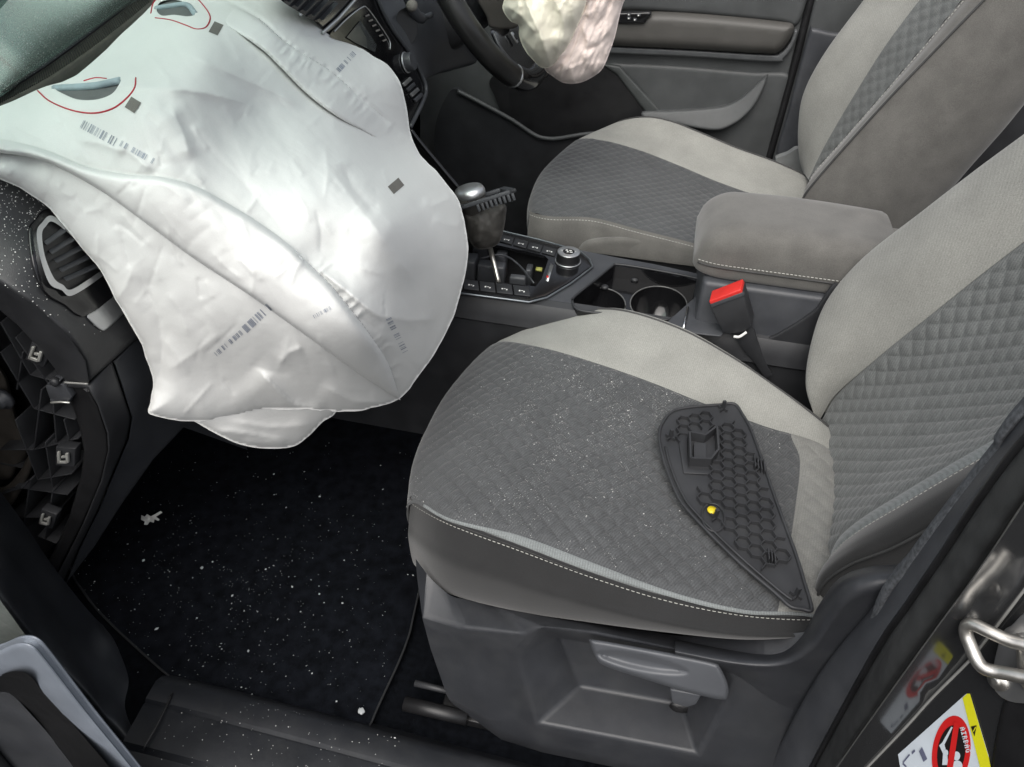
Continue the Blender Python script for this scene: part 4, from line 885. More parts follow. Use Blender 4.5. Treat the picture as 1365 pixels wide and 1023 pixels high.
# ================================================================ driver's seat
seatD = thing('driver_seat', 'clean grey cloth front seat with quilted centre behind the steering wheel', 'car seat', (.25, .38, 0), 'front seats of the car')
DA = [(711, 284), (735, 289), (790, 291), (850, 306), (910, 321), (985, 340), (1060, 360)]
DB = [(714, 256), (750, 262), (810, 268), (870, 280), (930, 292), (1000, 308), (1070, 322)]
DC = [(731, 222), (775, 225), (835, 235), (895, 248), (950, 262), (1010, 276), (1075, 290)]
DD = [(770, 186), (800, 186), (850, 199), (905, 220), (955, 241), (1010, 260), (1070, 275)]
DE = [(797, 174), (830, 170), (880, 180), (930, 197), (980, 217), (1030, 236), (1075, 252)]
DG = [(822, 165), (856, 157), (891, 162), (931, 177), (981, 198), (1031, 216), (1076, 237)]
dc = np.array([rowz(DA, [.372, .375, .374, .37, .364, .355, .345]), rowz(DB, [.376, .38, .376, .368, .358, .348, .338]), rowz(DC, [.37, .376, .37, .36, .35, .34, .33]),
               rowz(DD, [.365, .378, .376, .368, .358, .348, .338]), rowz(DE, [.37, .392, .394, .386, .372, .36, .345]), rowz(DG, [.375, .41, .413, .405, .39, .37, .35])])
dcf = cushion_full(dc)
panel(dcf, 0, 9, 0, 3, .002, 'cushion_quilted_panel', M['cloth_quilt_d'] if 'cloth_quilt_d' in M else M['cloth_quilt'], seatD, disp=lambda P: quilt(P, .0262, .0030, 1.0, o=('xy',), fade=np.clip((arc(P, 1)-.1)/.04, .1, 1)), seam=(1, 1, 0, 0))
dfar = np.concatenate([dcf[3:6], dcf[5:6]+np.array([0, .02, -.03]), dcf[5:6]+np.array([0, .02, -.16])], 0)
panel(dfar, 0, 9, 0, 4, .005, 'cushion_far_bolster', M['cloth_light'], seatD, seam=(1, 0, 0, 0))
obj('cushion_far_piping', *tube_geo(surf_pts(dcf, np.linspace(1.2, 8.6, 100), [5.0])[0]+[0, .004, 0], .0022, 6), M['piping'], seatD)
dA3 = dc[0]; DSB = dA3+np.array([0, .0, -.11]); 
dside = np.stack([dA3, dA3+np.array([0, -.010, -.012]), dA3+np.array([0, -.016, -.05]), DSB+np.array([0, -.006, 0]), DSB+np.array([0, .02, -.08])])
dside = np.concatenate([dside[:, :1]+np.array([.02, .08, -.004]), dside[:, :1]+np.array([-.006, .016, -.002]), dside, dside[:, -1:]+np.array([.08, .02, 0])], 1)
panel(dside, 0, 9, 0, 4, .005, 'cushion_side_panel', M['cloth_taupe'], seatD, seam=(1, 0, 0, 0), upward=False)
stitches('cushion_side_stitching', surf_pts(dside, np.linspace(1.5, 8.5, 200), [.5])[0], [0, -.7, .7], seatD, off=.002, w=.0005)
# rounded plastic hinge cover low on the side
sheet('side_hinge_cover', smooth_outline([(768, 345), (775, 326), (795, 318), (850, 316), (930, 330), (990, 345), (990, 375), (900, 365), (800, 350)], 8), AX('y', dA3[2][1]-.028), .02, M['cloth_taupe'], seatD, step=8, round_px=10, round_m=.012, vec=(0, 1, 0))
# backrest
def py(px, ys): return [at(u, v, y=y) for (u, v), y in zip(px, ys)]
K_edge = [(1069, 268), (1078, 253), (1110, 215), (1182, 135), (1250, 64), (1312, 0), (1350, -40)]
K_st = [(1080, 245), (1086, 231), (1117, 196), (1162, 145), (1222, 75), (1285, 0), (1325, -45)]
K_sea = [(1078, 240), (1083, 230), (1099, 197), (1130, 143), (1178, 66), (1227, 0), (1262, -45)]
K_bol = [(1072, 232), (1071, 214), (1075, 178), (1090, 125), (1128, 60), (1180, 0), (1215, -45)]
K_far = [(1074, 236), (1066, 211), (1064, 171), (1071, 125), (1100, 70), (1152, 0), (1182, -45)]
k_e, k_s, k_q, k_b, k_f = py(K_edge, [.145]*7), py(K_st, [.185]*7), py(K_sea, [.50]*7), py(K_bol, [.56]*7), py(K_far, [.60]*7)
k_e, k_s, k_q, k_b, k_f = map(np.array, (k_e, k_s, k_q, k_b, k_f))
k_e, k_s, k_q, k_b, k_f = (grow_up(q[None], 1.08)[0] for q in (k_e, k_s, k_q, k_b, k_f)); ND = len(k_e)-1
mid1 = k_s*.7+k_q*.3+np.array([.045, 0, -.02]); mid2 = k_s*.3+k_q*.7+np.array([.05, 0, -.022])
panel(np.stack([k_s, mid1, mid2, k_q]), 0, ND, 0, 3, .0026, 'backrest_quilted_panel', M['cloth_back'], seatD, disp=lambda P: quilt(P, .0262, .003, .92, o=('ys',)), seam=(0, 1, 0, 0), upward=False, sd=-.0015)
panel(np.stack([k_q, k_b, k_f, k_f+np.array([.03, .03, 0]), k_f+np.array([.14, .04, -.03])]), 0, ND, 0, 4, .005, 'backrest_far_bolster', M['cloth_light'], seatD, seam=(1, 0, 0, 0), upward=False, sd=-.0015)
panel(np.stack([k_e, k_e*.5+k_s*.5+np.array([-.004, -.004, 0]), k_s]), 0, ND, 0, 2, .004, 'backrest_near_bolster', M['cloth_taupe'], seatD, seam=(1, 1, 0, 0), upward=False, sd=-.0015)
stitches('backrest_stitching', curve((k_s*.9+k_e*.1)[:-2], 260), [-.7, -.5, .4], seatD, off=.0025, w=.0006)
back_edge = [(1210, 320), (1250, 270), (1287, 226), (1330, 178), (1368, 132), (1400, 95), (1440, 50)]
k_r = np.array(py(back_edge, [.15]*7)); k_r = grow_up(k_r[None], 1.06)[0]; sw_ = np.stack([k_e, k_e*.66+k_r*.34+np.array([0, -.018, 0]), k_e*.33+k_r*.67+np.array([0, -.018, 0]), k_r, k_r+np.array([.03, .06, 0])])
gobj('backrest_shell', surf_pts(np.stack([k_f+np.array([.14, .04, -.03]), (k_r+k_f)/2+np.array([.12, .05, -.03]), k_r+np.array([.03, .06, 0])]), np.linspace(0, ND, 50), np.linspace(0, 2, 12)), M['cloth_taupe'], seatD)
panel(sw_, 0, ND, 0, 4, .006, 'backrest_side', M['cloth_taupe'], seatD, seam=(1, 0, 0, 0), upward=False, sd=.0015)
obj('backrest_side_piping', *tube_geo(curve(k_e+np.array([-.001, -.002, 0]), 80), .0018, 6), M['piping'], seatD)
obj('seat_frame', *box_geo([.05, .2, .0], [.42, 0, 0], [0, .36, 0], [0, 0, .26]), M['plastic_deep'], seatD, bevel=.01)

# ================================================================ driver's door
door = thing('driver_door', 'closed charcoal driver door with armrest, window switches and map pocket', 'car door', (.0, .72, 0))
YD = .715
M['door_plastic'] = mat('door card plastic', (.066, .070, .072), .5, var=.15, vscale=16, bump=.4, bscale=900, bdist=.0005, dust=.04)
M['door_soft'] = mat('soft armrest vinyl', (.075, .072, .067), .55, var=.1, vscale=20, bump=.4, bscale=900, bdist=.0005)
dk = lambda n, o, y, m, **k: sheet(n, o, AX('y', y) if np.isscalar(y) else y, k.pop('thick', .012), m, door, vec=(0, 1, 0), **k)
dk('door_card', [(560, -60), (1100, -60), (1083, 0), (1030, 208), (1015, 262), (560, 330)], YD, M['door_plastic'], step=40)
dk('upper_panel', smooth_outline([(830, -60), (1095, -60), (1076, 2), (1062, 34), (1040, 30), (960, 22), (900, 17), (850, 14), (828, 14), (800, 10)], 8), YD-.012, M['door_plastic'], step=12, round_px=7, round_m=.010)
dk('armrest_pad', smooth_outline([(790, 24), (850, 20), (880, 17), (960, 22), (1040, 30), (1056, 33), (1058, 42), (1050, 58), (1038, 70), (1020, 72), (920, 66), (812, 61), (780, 56)], 6), YD-.045, M['door_soft'], step=6, round_px=12, round_m=.025, thick=.05)
dk('armrest_trim', smooth_outline([(800, 62), (812, 62), (920, 67), (1022, 73), (1040, 71), (1052, 58), (1059, 42), (1063, 44), (1057, 62), (1045, 78), (1030, 83), (920, 76), (800, 70)], 5), YD-.022, mat('door trim edge', (.11, .115, .12), .38, bump=.2, bscale=900), step=4, round_px=3, round_m=.006, thick=.02)
swp = dk('switch_panel', smooth_outline([(815, 19), (850, 17), (868, 17), (862, 27), (855, 32), (815, 30)], 4), YD-.052, M['gloss_black'], step=5, round_px=3, round_m=.003)
for u, v in ((838, 20), (838, 25), (851, 21), (846, 27)):
    o = obj('window_switch', *prism_geo([at(u+a, v+b, y=YD-.054) for a, b in ((-2, -2), (3, -1.6), (3, 1.8), (-2, 1.4))], [0, -.003, .002]), M['plastic_grey'], swp, bevel=.0006)
    obj('switch_light', *prism_geo([at(u+a, v+b, y=YD-.058) for a, b in ((-1, -1), (1, -1), (1, 1), (-1, 1))], [0, -.0005, 0]), M['white_mark'], o)
dk('lower_panel', smooth_outline([(795, 84), (850, 84), (920, 88), (1000, 95), (1052, 99), (1045, 135), (1030, 190), (1015, 240), (940, 220), (880, 160), (850, 122), (820, 94)], 6), YD-.008, M['door_plastic'], step=9, round_px=8, round_m=.010)
dk('map_pocket_edge', smooth_outline([(858, 149), (900, 148), (960, 143), (985, 133), (1004, 117), (1024, 99), (1012, 130), (996, 152), (974, 168), (950, 174), (900, 166), (862, 160)], 5), TPS([(858, 149, 'y', YD-.02), (960, 143, 'y', YD-.022), (1024, 99, 'y', YD-.012), (996, 152, 'y', YD-.035), (950, 174, 'y', YD-.045), (862, 160, 'y', YD-.03)]), mat('map pocket edge', (.072, .076, .078), .5, bump=.4, bscale=900), step=5, round_px=4, round_m=.004)
dk('pocket_facet', [(798, 84), (826, 88), (880, 147), (905, 185), (855, 190), (860, 150), (822, 100)], YD-.016, mat('pocket facet', (.055, .06, .06), .5, bump=.4, bscale=900), step=6, round_px=4, round_m=.006)
dk('pocket_shade', smooth_outline([(660, 100), (760, 70), (799, 85), (822, 100), (861, 147), (855, 155), (780, 180), (739, 184), (718, 182), (676, 158), (660, 130)], 6), YD-.010, M['plastic_deep'], step=12)  # flat black sheet paints the shade inside the map pocket
rim = np.array([at(u, v, y=YD-.06) for u, v in ((610, 122), (632, 133), (680, 159), (712, 180), (728, 185), (745, 185), (784, 179), (830, 178), (870, 172))])
obj('map_pocket_rim', *tube_geo(curve(rim, 60), .0055, 10), mat('pocket rim plastic', (.05, .053, .055), .45, bump=.3, bscale=900), door)
dk('map_pocket_wall', smooth_outline([(600, 122), (632, 135), (680, 161), (712, 182), (745, 187), (784, 181), (870, 175), (900, 240), (760, 320), (640, 320), (580, 200)], 8), YD-.058, M['plastic'], step=12)
obj('door_gap_shade', *tube_geo(curve([at(u, v, y=YD-.004) for u, v in ((1092, -40), (1080, 4), (1062, 75), (1045, 140), (1024, 212), (1015, 240))], 30), .0085, 8), M['plastic_deep'], door)  # black tube paints the shade in the gap behind the door edge
# far B-pillar trim beyond the door gap
fb_ = sheet('far_pillar_trim', [(1093, -60), (1085, 2), (1068, 75), (1050, 140), (1030, 212), (1020, 250), (1120, 250), (1200, 60), (1230, -60)], AX('y', .70), .02, M['door_plastic'], body, step=12, vec=(0, 1, 0), round_px=6, round_m=.006)
sheet('far_pillar_step', smooth_outline([(1078, 44), (1085, 38), (1116, 44), (1150, 40), (1120, 110), (1070, 200), (1036, 208), (1050, 150)], 6), AX('y', .688), .02, M['plastic_grey'], body, step=8, vec=(0, 1, 0), round_px=7, round_m=.008)
sheet('far_sill_cover', smooth_outline([(1034, 214), (1050, 206), (1066, 200), (1078, 232), (1060, 226)], 4), AX('y', .66), .02, mat('pale sill plastic', (.24, .25, .25), .5), body, step=5, vec=(0, 1, 0))

# ================================================================ steering wheel and driver airbag
wheel = thing('steering_wheel', 'black leather steering wheel with glossy lower spoke behind the deployed driver airbag', 'steering wheel', (-.18, .345, .72))
WC = np.array([-.18, .345, .72]); WR = .180; wt = math.radians(35); wup = np.array([-math.sin(wt), 0, math.cos(wt)]); wlf = np.array([0, -1, 0]); wn_ = np.array([math.cos(wt), 0, math.sin(wt)])
def wp(ph, r, h=0): return WC+r*(-math.cos(ph)*wup+math.sin(ph)*wlf)+wn_*h
def ringseg(a0, a1, rad, n, r=WR, h=0): return tube_geo([wp(a, r, h) for a in np.linspace(a0, a1, n)], rad, 16)
obj('wheel_rim', *ringseg(.62, 2*math.pi-.62, .0205, 110), M['leather_rim'] if 'leather_rim' in M else mat('wheel leather', (.018, .018, .018), .32, bump=.3, bscale=600, bdist=.0004), wheel)
obj('rim_lower_gloss', *ringseg(-.62, .62, .0210, 40), M['gloss_black'], wheel)
for s in (-1, 1): obj('rim_joint_ring', *ringseg(s*.62-.012, s*.62+.012, .0217, 4), M['satin'], wheel)
WPL = lambda off: PLN(WC+wn_*off, wn_)
spo = sheet('lower_spoke', smooth_outline([(654, 40), (672, 38), (690, 38), (698, 55), (716, 80), (734, 92), (730, 106), (712, 107), (692, 99), (672, 80), (660, 58)], 4), WPL(.012), .02, M['gloss_black'], wheel, step=4, round_px=5, round_m=.006)
obj('spoke_trim', *tube_geo(curve([PT(np.float64(u), np.float64(v), WPL(.014)(np.float64(u), np.float64(v))) for u, v in ((658, 44), (666, 62), (680, 80), (698, 92), (716, 97))], 24), .003, 8), M['plastic_grey'], spo)
bd = PT(np.float64(682), np.float64(53), WPL(.012)(np.float64(682), np.float64(53))); obj('wheel_badge', *box_geo(bd-wup*.011-wlf*.006+wn_*.004, wup*.022, wlf*.010, wn_*.004), M['satin'], spo, bevel=.0015)
obj('badge_mark', *box_geo(bd-wup*.005-wlf*.002+wn_*.0082, wup*.010, wlf*.004, wn_*.0008), M['gloss_black'], spo)
obj('wheel_hub', *lathe_geo(WC, wn_, [(.05, -.06), (.06, -.02), (.058, .02), (.045, .035), (.001, .04)], 32), M['plastic'], wheel)
obj('steering_column', *tube_geo([WC-wn_*.02, WC-wn_*.12, WC-wn_*.25], [.06, .065, .07], 24), M['plastic'], wheel)
# back plate between rim and bag (grey cover seen left of the bag)
sheet('spoke_cover', smooth_outline([(632, -10), (648, 22), (656, 38), (690, 36), (680, 10), (672, -20), (640, -40)], 5), TPS([(640, 0, 'y', .26), (656, 36, 'y', .28), (690, 36, 'y', .31), (672, -10, 'y', .30)]), .015, M['door_soft'], wheel, step=6, round_px=4, round_m=.004)
airD = thing('driver_airbag', 'limp cream and pink stained airbag hanging from the steering wheel hub', 'airbag', tuple(at(760, 112, y=.30)), 'deployed airbags')
M['cream'] = mat('cream airbag cloth', (.86, .82, .68), .6, spec=.3, var=.05, vscale=14, bump=.25, bscale=120, bdist=.001, sheen=.15)
M['pink'] = mat('pink stained airbag cloth', (.80, .69, .64), .65, spec=.25, var=.10, vscale=30, bump=.3, bscale=140, bdist=.001, sheen=.15)
def puff(ed, R, T): return T*np.sqrt(np.clip(1-(1-np.clip(ed/R, 0, 1))**2, 0, 1))
PK = smooth_outline([(745, -40), (800, -45), (845, -20), (832, 2), (826, 22), (820, 48), (812, 72), (803, 92), (790, 103), (772, 111), (752, 111), (738, 103), (726, 92), (724, 70), (730, 30)], 4)
_r5 = np.random.default_rng(8); PKF = []; CRF = []
for _ in range(34):
    x0, y0 = _r5.uniform(735, 825), _r5.uniform(-30, 95); a = 2.0+_r5.normal(0, .3); l = _r5.uniform(25, 70)
    PKF.append(([(x0, y0), (x0+l*.5*math.cos(a), y0+l*.5*math.sin(a)), (x0+l*math.cos(a+.25), y0+l*math.sin(a+.25))], _r5.uniform(.003, .008)*_r5.choice([1, 1, -1]), _r5.uniform(3, 7), _r5.uniform(2, 5)))
for _ in range(22):
    x0, y0 = _r5.uniform(675, 770), _r5.uniform(-30, 70); a = 1.15+_r5.normal(0, .4); l = _r5.uniform(20, 55)
    CRF.append(([(x0, y0), (x0+l*.5*math.cos(a), y0+l*.5*math.sin(a)), (x0+l*math.cos(a+.2), y0+l*math.sin(a+.2))], _r5.uniform(.0015, .005)*_r5.choice([1, 1, -1]), _r5.uniform(3, 8), _r5.uniform(2, 5)))
def pk_disp(Q, ed):
    a = Q[:, 0]*.92+Q[:, 1]*.38; b = -Q[:, 0]*.38+Q[:, 1]*.92
    w = np.abs(pnoise(a/6, b/44, 31)-.5)+.6*np.abs(pnoise(a/3.5+4, b/26, 32)-.5)
    return -puff(ed, 30, .05)+.012*(w-.3)-fold_field(Q, PKF, True)
sheet('rear_panel', PK, TPS([(760, 111, 'y', .30), (720, 60, 'y', .29), (820, 50, 'y', .34), (800, -30, 'y', .34), (740, -30, 'y', .30)]), 0, M['pink'], airD, step=2.2, disp=pk_disp, back=lambda ed: np.where(ed < .01, 0, puff(ed, 30, .09)), auto=None)
CRM = smooth_outline([(668, -40), (672, -5), (670, 12), (680, 28), (691, 34), (692, 48), (699, 66), (712, 82), (724, 91), (740, 86), (758, 60), (772, 30), (783, 0), (788, -40)], 4)
def cr_disp(Q, ed):
    fo = fold_field(Q, [([(692, -30), (705, 10), (722, 50), (733, 88)], .020, 9, 16), ([(720, -30), (745, 10), (752, 45), (738, 85)], .012, 10, 14), ([(672, 5), (695, 22), (715, 45)], .010, 8, 7), ([(740, -20), (765, 10), (765, 40)], .008, 8, 8), ([(690, 45), (708, 62), (728, 86)], .006, 6, 8)], True)+fold_field(Q, CRF, True)
    return -puff(ed, 22, .045)-fo+.008*(pnoise(Q[:, 0]/18, Q[:, 1]/18, 41)-.5)+.003*np.abs(pnoise(Q[:, 0]/6+Q[:, 1]/20, Q[:, 1]/14-Q[:, 0]/20, 43)-.5)
sheet('front_panel', CRM, TPS([(670, 10, 'y', .25), (700, 70, 'y', .25), (735, 88, 'y', .265), (760, 60, 'y', .27), (785, -20, 'y', .28), (720, -30, 'y', .25), (720, 30, 'y', .24)]), 0, M['cream'], airD, step=2.2, disp=cr_disp, back=lambda ed: np.where(ed < .01, 0, puff(ed, 22, .06)), auto=None)

# ================================================================ dashboard
dash = thing('dashboard', 'charcoal dashboard with air vents, screen and an opened end cavity beside the door', 'dashboard', (-.45, -.2, .3))
M['dash'] = mat('dash soft plastic', (.033, .034, .037), .5, var=.15, vscale=20, bump=.45, bscale=1000, bdist=.0004, dust=.06, dscale=25)
# main moulding carried across the car
dprof = [(-.72, .690), (-.60, .705), (-.48, .715), (-.42, .712), (-.385, .69), (-.372, .64), (-.385, .56), (-.40, .50), (-.43, .36), (-.50, .29), (-.66, .28)]
dpr = curve([(x, 0, z) for x, z in dprof], 60)
_b0, _b1 = at(0, 130, z=.737), at(182, 0, z=.737)
def base_x(y): return _b0[0]+(_b1[0]-_b0[0])*(y-_b0[1])/(_b1[1]-_b0[1]) if y > _b0[1] else _b0[0]+(_b0[1]-y)*.25
def trim_front(P, y): Q = P.copy(); Q[:25, 0] = np.maximum(Q[:25, 0], max(base_x(min(y, .1)), -.75)); return Q
gobj('dash_moulding', np.stack([trim_front(dpr+np.array([-.02*(abs(y)/.6)**3, y, 0]), y) for y in np.linspace(-.585, -.14, 16)]), M['dash'], dash)
gobj('dash_moulding', np.stack([dpr+np.array([-.04, y, 0]) for y in np.linspace(.12, .66, 14)]), M['dash'], dash)
upd = [(-70, 200), (0, 200), (60, 235), (130, 300), (190, 400), (215, 445), (182, 452), (150, 481), (118, 509), (113, 483), (90, 446), (48, 409), (0, 378), (-70, 340)]
UPT = TPS([(-70, 200, 'x', -.43), (0, 250, 'x', -.405), (60, 272, 'x', -.39), (120, 340, 'x', -.372), (175, 440, 'x', -.358), (0, 378, 'y', -.655), (48, 409, 'y', -.65), (90, 446, 'y', -.643), (117, 507, 'y', -.628), (-70, 340, 'y', -.655), (150, 481, 'x', -.362), (60, 340, 'x', -.372), (30, 330, 'y', -.622), (100, 420, 'x', -.362)])
sheet('upper_pad', upd, UPT, .03, M['dash'], dash, step=5, round_px=7, round_m=.006, auto=60)
sheet('upper_pad_end', [(-70, 338), (0, 377), (48, 408), (90, 445), (114, 482), (119, 510), (88, 512), (72, 490), (50, 462), (22, 432), (0, 414), (-70, 372)], TPS([(0, 378, 'y', -.653), (48, 409, 'y', -.648), (90, 446, 'y', -.641), (117, 507, 'y', -.626), (0, 414, 'y', -.628), (50, 462, 'y', -.622), (88, 512, 'y', -.612), (-70, 350, 'y', -.65)]), .012, M['plastic'], dash, step=6, round_px=3, round_m=.002)
# side vent
def UO(off): return lambda u, v: UPT(u, v)-off
vent = sheet('side_vent', smooth_outline([(37, 309), (45, 294), (62, 279), (90, 292), (140, 340), (170, 385), (150, 402), (111, 423), (85, 408), (58, 391), (42, 352)], 4), UO(.004), .012, M['gloss_black'], dash, step=4, round_px=4, round_m=.004)
fr_o = smooth_outline([(49, 311), (56, 297), (70, 288), (100, 310), (150, 355), (140, 366), (97, 394), (82, 387), (66, 378), (54, 345)], 4)
fr_i = smooth_outline([(56, 313), (61, 302), (71, 296), (98, 317), (140, 358), (132, 363), (96, 386), (84, 380), (72, 371), (60, 342)], 4)
sheet('vent_frame', fr_o, UO(.009), .008, M['satin'], vent, step=3, holes=[fr_i])
sheet('vent_throat', fr_i, UO(.0045), .002, M['plastic_deep'], vent, step=8)
for k in range(5):
    a = np.array([58+6.5*k, 322+12*k]); b = np.array([84+12*k, 303+11.5*k]); n_ = 10
    P = [a+(b-a)*i/(n_-1) for i in range(n_)]; w = np.array([4.5, 4.0])
    Q0 = np.array(P); Q1 = Q0+w; t0 = UPT(Q0[:, 0], Q0[:, 1]); t1 = UPT(Q1[:, 0], Q1[:, 1])
    G = np.array([PT(Q0[:, 0], Q0[:, 1], t0-.0055), PT(Q1[:, 0], Q1[:, 1], t1-.011), PT(Q1[:, 0]+1, Q1[:, 1]+1.5, t1-.0105), PT(Q0[:, 0]+1, Q0[:, 1]+2, t0-.005)])
    gobj('vent_slat', G, M['plastic_grey'], vent)
sheet('vent_tab', smooth_outline([(116, 421), (130, 411), (160, 386), (170, 410), (166, 417), (143, 439), (134, 440), (124, 432)], 4), UO(.004), .006, M['satin'], dash, step=5, round_px=3, round_m=.002)
# lower side panel and glovebox
sp_o = [(87, 512), (118, 510), (149, 481), (160, 515), (174, 557), (169, 585), (150, 630), (130, 680), (105, 730), (84, 775), (74, 770), (90, 740), (110, 700), (135, 640), (144, 600), (143, 578), (130, 540), (117, 518), (88, 516)]
SPT = TPS([(87, 512, 'y', -.618), (149, 481, 'x', -.368), (174, 557, 'x', -.378), (169, 585, 'x', -.388), (130, 680, 'x', -.46), (84, 775, 'x', -.58), (117, 518, 'y', -.62), (144, 600, 'y', -.622), (110, 700, 'y', -.622), (74, 770, 'y', -.62)])
sheet('end_panel', sp_o, SPT, .02, M['plastic'], dash, step=5, round_px=4, round_m=.004)
GBT = TPS([(149, 481, 'x', -.372), (182, 451, 'x', -.368), (260, 540, 'x', -.385), (174, 557, 'x', -.382), (210, 610, 'x', -.42), (150, 700, 'x', -.50), (90, 780, 'x', -.585), (300, 600, 'x', -.42)])
sheet('glovebox', [(151, 482), (182, 452), (230, 470), (320, 560), (330, 600), (245, 570), (205, 612), (165, 668), (125, 730), (88, 778), (106, 732), (131, 682), (152, 631), (171, 586), (176, 557), (162, 514)], GBT, .02, M['plastic_grey'], dash, step=6, round_px=4, round_m=.004)
# open end cavity: dark box with moulded ribs, brackets and spring clips
YE = -.612
sheet('cavity_back', [(-90, 380), (0, 410), (60, 470), (95, 512), (118, 520), (140, 600), (105, 705), (70, 775), (20, 760), (-90, 640)], AX('y', YE+.07), .01, M['plastic_deep'], dash, step=30, vec=(0, 1, 0))
sheet('cavity_frame', [(84, 510), (117, 516), (131, 542), (143, 580), (144, 602), (134, 642), (108, 702), (88, 740), (72, 772), (55, 765), (72, 735), (92, 690), (108, 635), (112, 600), (106, 570), (96, 540)], AX('y', YE), .05, M['plastic_deep'], dash, step=6, vec=(0, 1, 0), round_px=4, round_m=.006)
rnd = random.Random(5)
def rib(a, b, d=.05, w=.002, y=YE+.012, m=None):
    A, B = at(*a, y=y), at(*b, y=y); t = B-A; t /= np.linalg.norm(t); n = np.cross(t, [0, 1, 0])*w
    obj('cavity_rib', *box_geo(A-n/2, B-A, n, np.array([0, d, 0])), m or M['plastic'], dash, bevel=.0005)
for a, b in (((0, 430), (40, 500)), ((20, 450), (70, 520)), ((40, 500), (85, 512)), ((0, 470), (45, 545)), ((45, 545), (100, 560)), ((55, 520), (45, 600)), ((70, 530), (75, 590)), ((45, 600), (104, 585)), ((20, 560), (50, 640)), ((50, 640), (95, 632)),
             ((60, 590), (70, 650)), ((20, 650), (90, 660)), ((10, 690), (70, 690)), ((40, 640), (30, 710)), ((70, 655), (60, 720)), ((20, 700), (50, 750)), ((0, 660), (30, 650)), ((85, 560), (95, 600)), ((0, 600), (45, 600)), ((50, 715), (75, 725)), ((12, 718), (36, 742)), ((30, 470), (22, 520))):
    rib(a, b)
M['brown_metal'] = mat('dull brown metal', (.085, .075, .065), .5, metal=.5, var=.25, vscale=40)
sheet('cross_car_beam', smooth_outline([(-60, 470), (-10, 485), (8, 500), (16, 530), (24, 560), (38, 600), (24, 622), (5, 640), (-60, 610)], 6), AX('y', YE+.03), .02, M['brown_metal'], dash, step=8, round_px=10, round_m=.02)
sheet('cross_car_beam', smooth_outline([(-60, 640), (0, 650), (25, 630), (40, 605), (45, 618), (28, 655), (5, 680), (-60, 690)], 6), AX('y', YE+.02), .02, M['brown_metal'], dash, step=8, round_px=6, round_m=.012)
obj('beam_bolt', *lathe_geo(at(6, 530, y=YE+.02), [0, -1, 0], [(.014, 0), (.014, .006), (.009, .008), (.009, .012), (.001, .012)], 20), M['plastic_grey'], dash)
def clip(u, v, s, rot, par):
    c, sn = math.cos(rot), math.sin(rot); R_ = lambda a, b: (u+s*(a*c-b*sn), v+s*(a*sn+b*c))
    pk = obj('clip_pocket', *prism_geo([at(*R_(a, b), y=YE-.004) for a, b in ((-1.1, -1), (1.1, -1), (1.2, 1.0), (-.9, 1.1))], [0, .012, 0]), M['plastic'], dash, bevel=.001)
    m = MB()
    for poly in (((-.7, -.6), (-.45, -.6), (-.3, .7), (-.55, .7)), ((-.5, .45), (.5, .35), (.5, .62), (-.45, .72)), ((.2, -.5), (.5, -.5), (.7, .5), (.4, .55)), ((-.2, -.15), (.3, -.25), (.3, .0), (-.15, .1))):
        m.add(*prism_geo([at(*R_(*q), y=YE-.006) for q in poly], [0, -.003, .001]))
    m.build('spring_clip', M['clipm'], pk, bevel=.0004)
M['clipm'] = mat('zinc clip', (.62, .62, .58), .4, metal=.6, var=.1)
clip(50, 472, 13, .45, dash); clip(86, 609, 12, .1, dash); clip(62, 692, 10, .35, dash)
br = MB()
for poly in (((60, 515), (84, 512), (96, 530), (90, 538), (66, 532)), ((66, 532), (92, 534), (92, 538), (67, 537)), ((62, 512), (70, 505), (80, 508), (76, 516))):
    br.add(*prism_geo([at(u, v, y=YE-.008) for u, v in poly], [0, .008, 0]))
br.build('latch_bracket', M['plastic_grey'], dash, bevel=.001)
obj('bracket_edge', *tube_geo([at(u, v, y=YE-.010) for u, v in ((68, 537), (80, 536), (93, 537))], .0012, 6), M['clipm'], dash)
obj('bracket_pin', *lathe_geo(at(76, 507, y=YE-.006), [0, -1, 0], [(.005, 0), (.005, .006), (.002, .007), (.001, .007)], 14), M['plastic'], dash)
obj('panel_edge_glint', *tube_geo(curve([at(u, v, y=-.622) for u, v in ((86, 510), (100, 511), (117, 512))], 8), .0012, 6), M['edge_line'], dash)
# defroster grille along the windscreen
ZG = .735
gu = [(-60, 168), (0, 130), (61, 91), (125, 44), (182, 0), (230, -40)]; gl = [(-60, 180), (0, 141), (65, 106), (133, 60), (191, 14), (240, -28)]
GU = curve([at(u, v, z=ZG) for u, v in gu], 120); GL = curve([at(u, v, z=ZG-.004) for u, v in gl], 120)
gr = gobj('defroster_grille', np.stack([GU+np.array([0, 0, .004]), GU, GL, GL+np.array([0, 0, -.02])]), mat('grille grey plastic', (.17, .155, .13), .6, var=.2), dash)
for i in range(4, 116):
    a, b = GU[i]*.85+GL[i]*.15, GU[i]*.15+GL[i]*.85; t = (GU[i+1]-GU[i])*.42
    obj('slot_shade', *box_geo(a+np.array([0, 0, .0004]), b-a, t, np.array([0, 0, .0012])), M['plastic_deep'], gr, smooth=False)  # raised black bars paint the shade in the slots
obj('grille_lip', *tube_geo(GU+np.array([0, 0, .003]), .0022, 6), M['plastic'], gr)
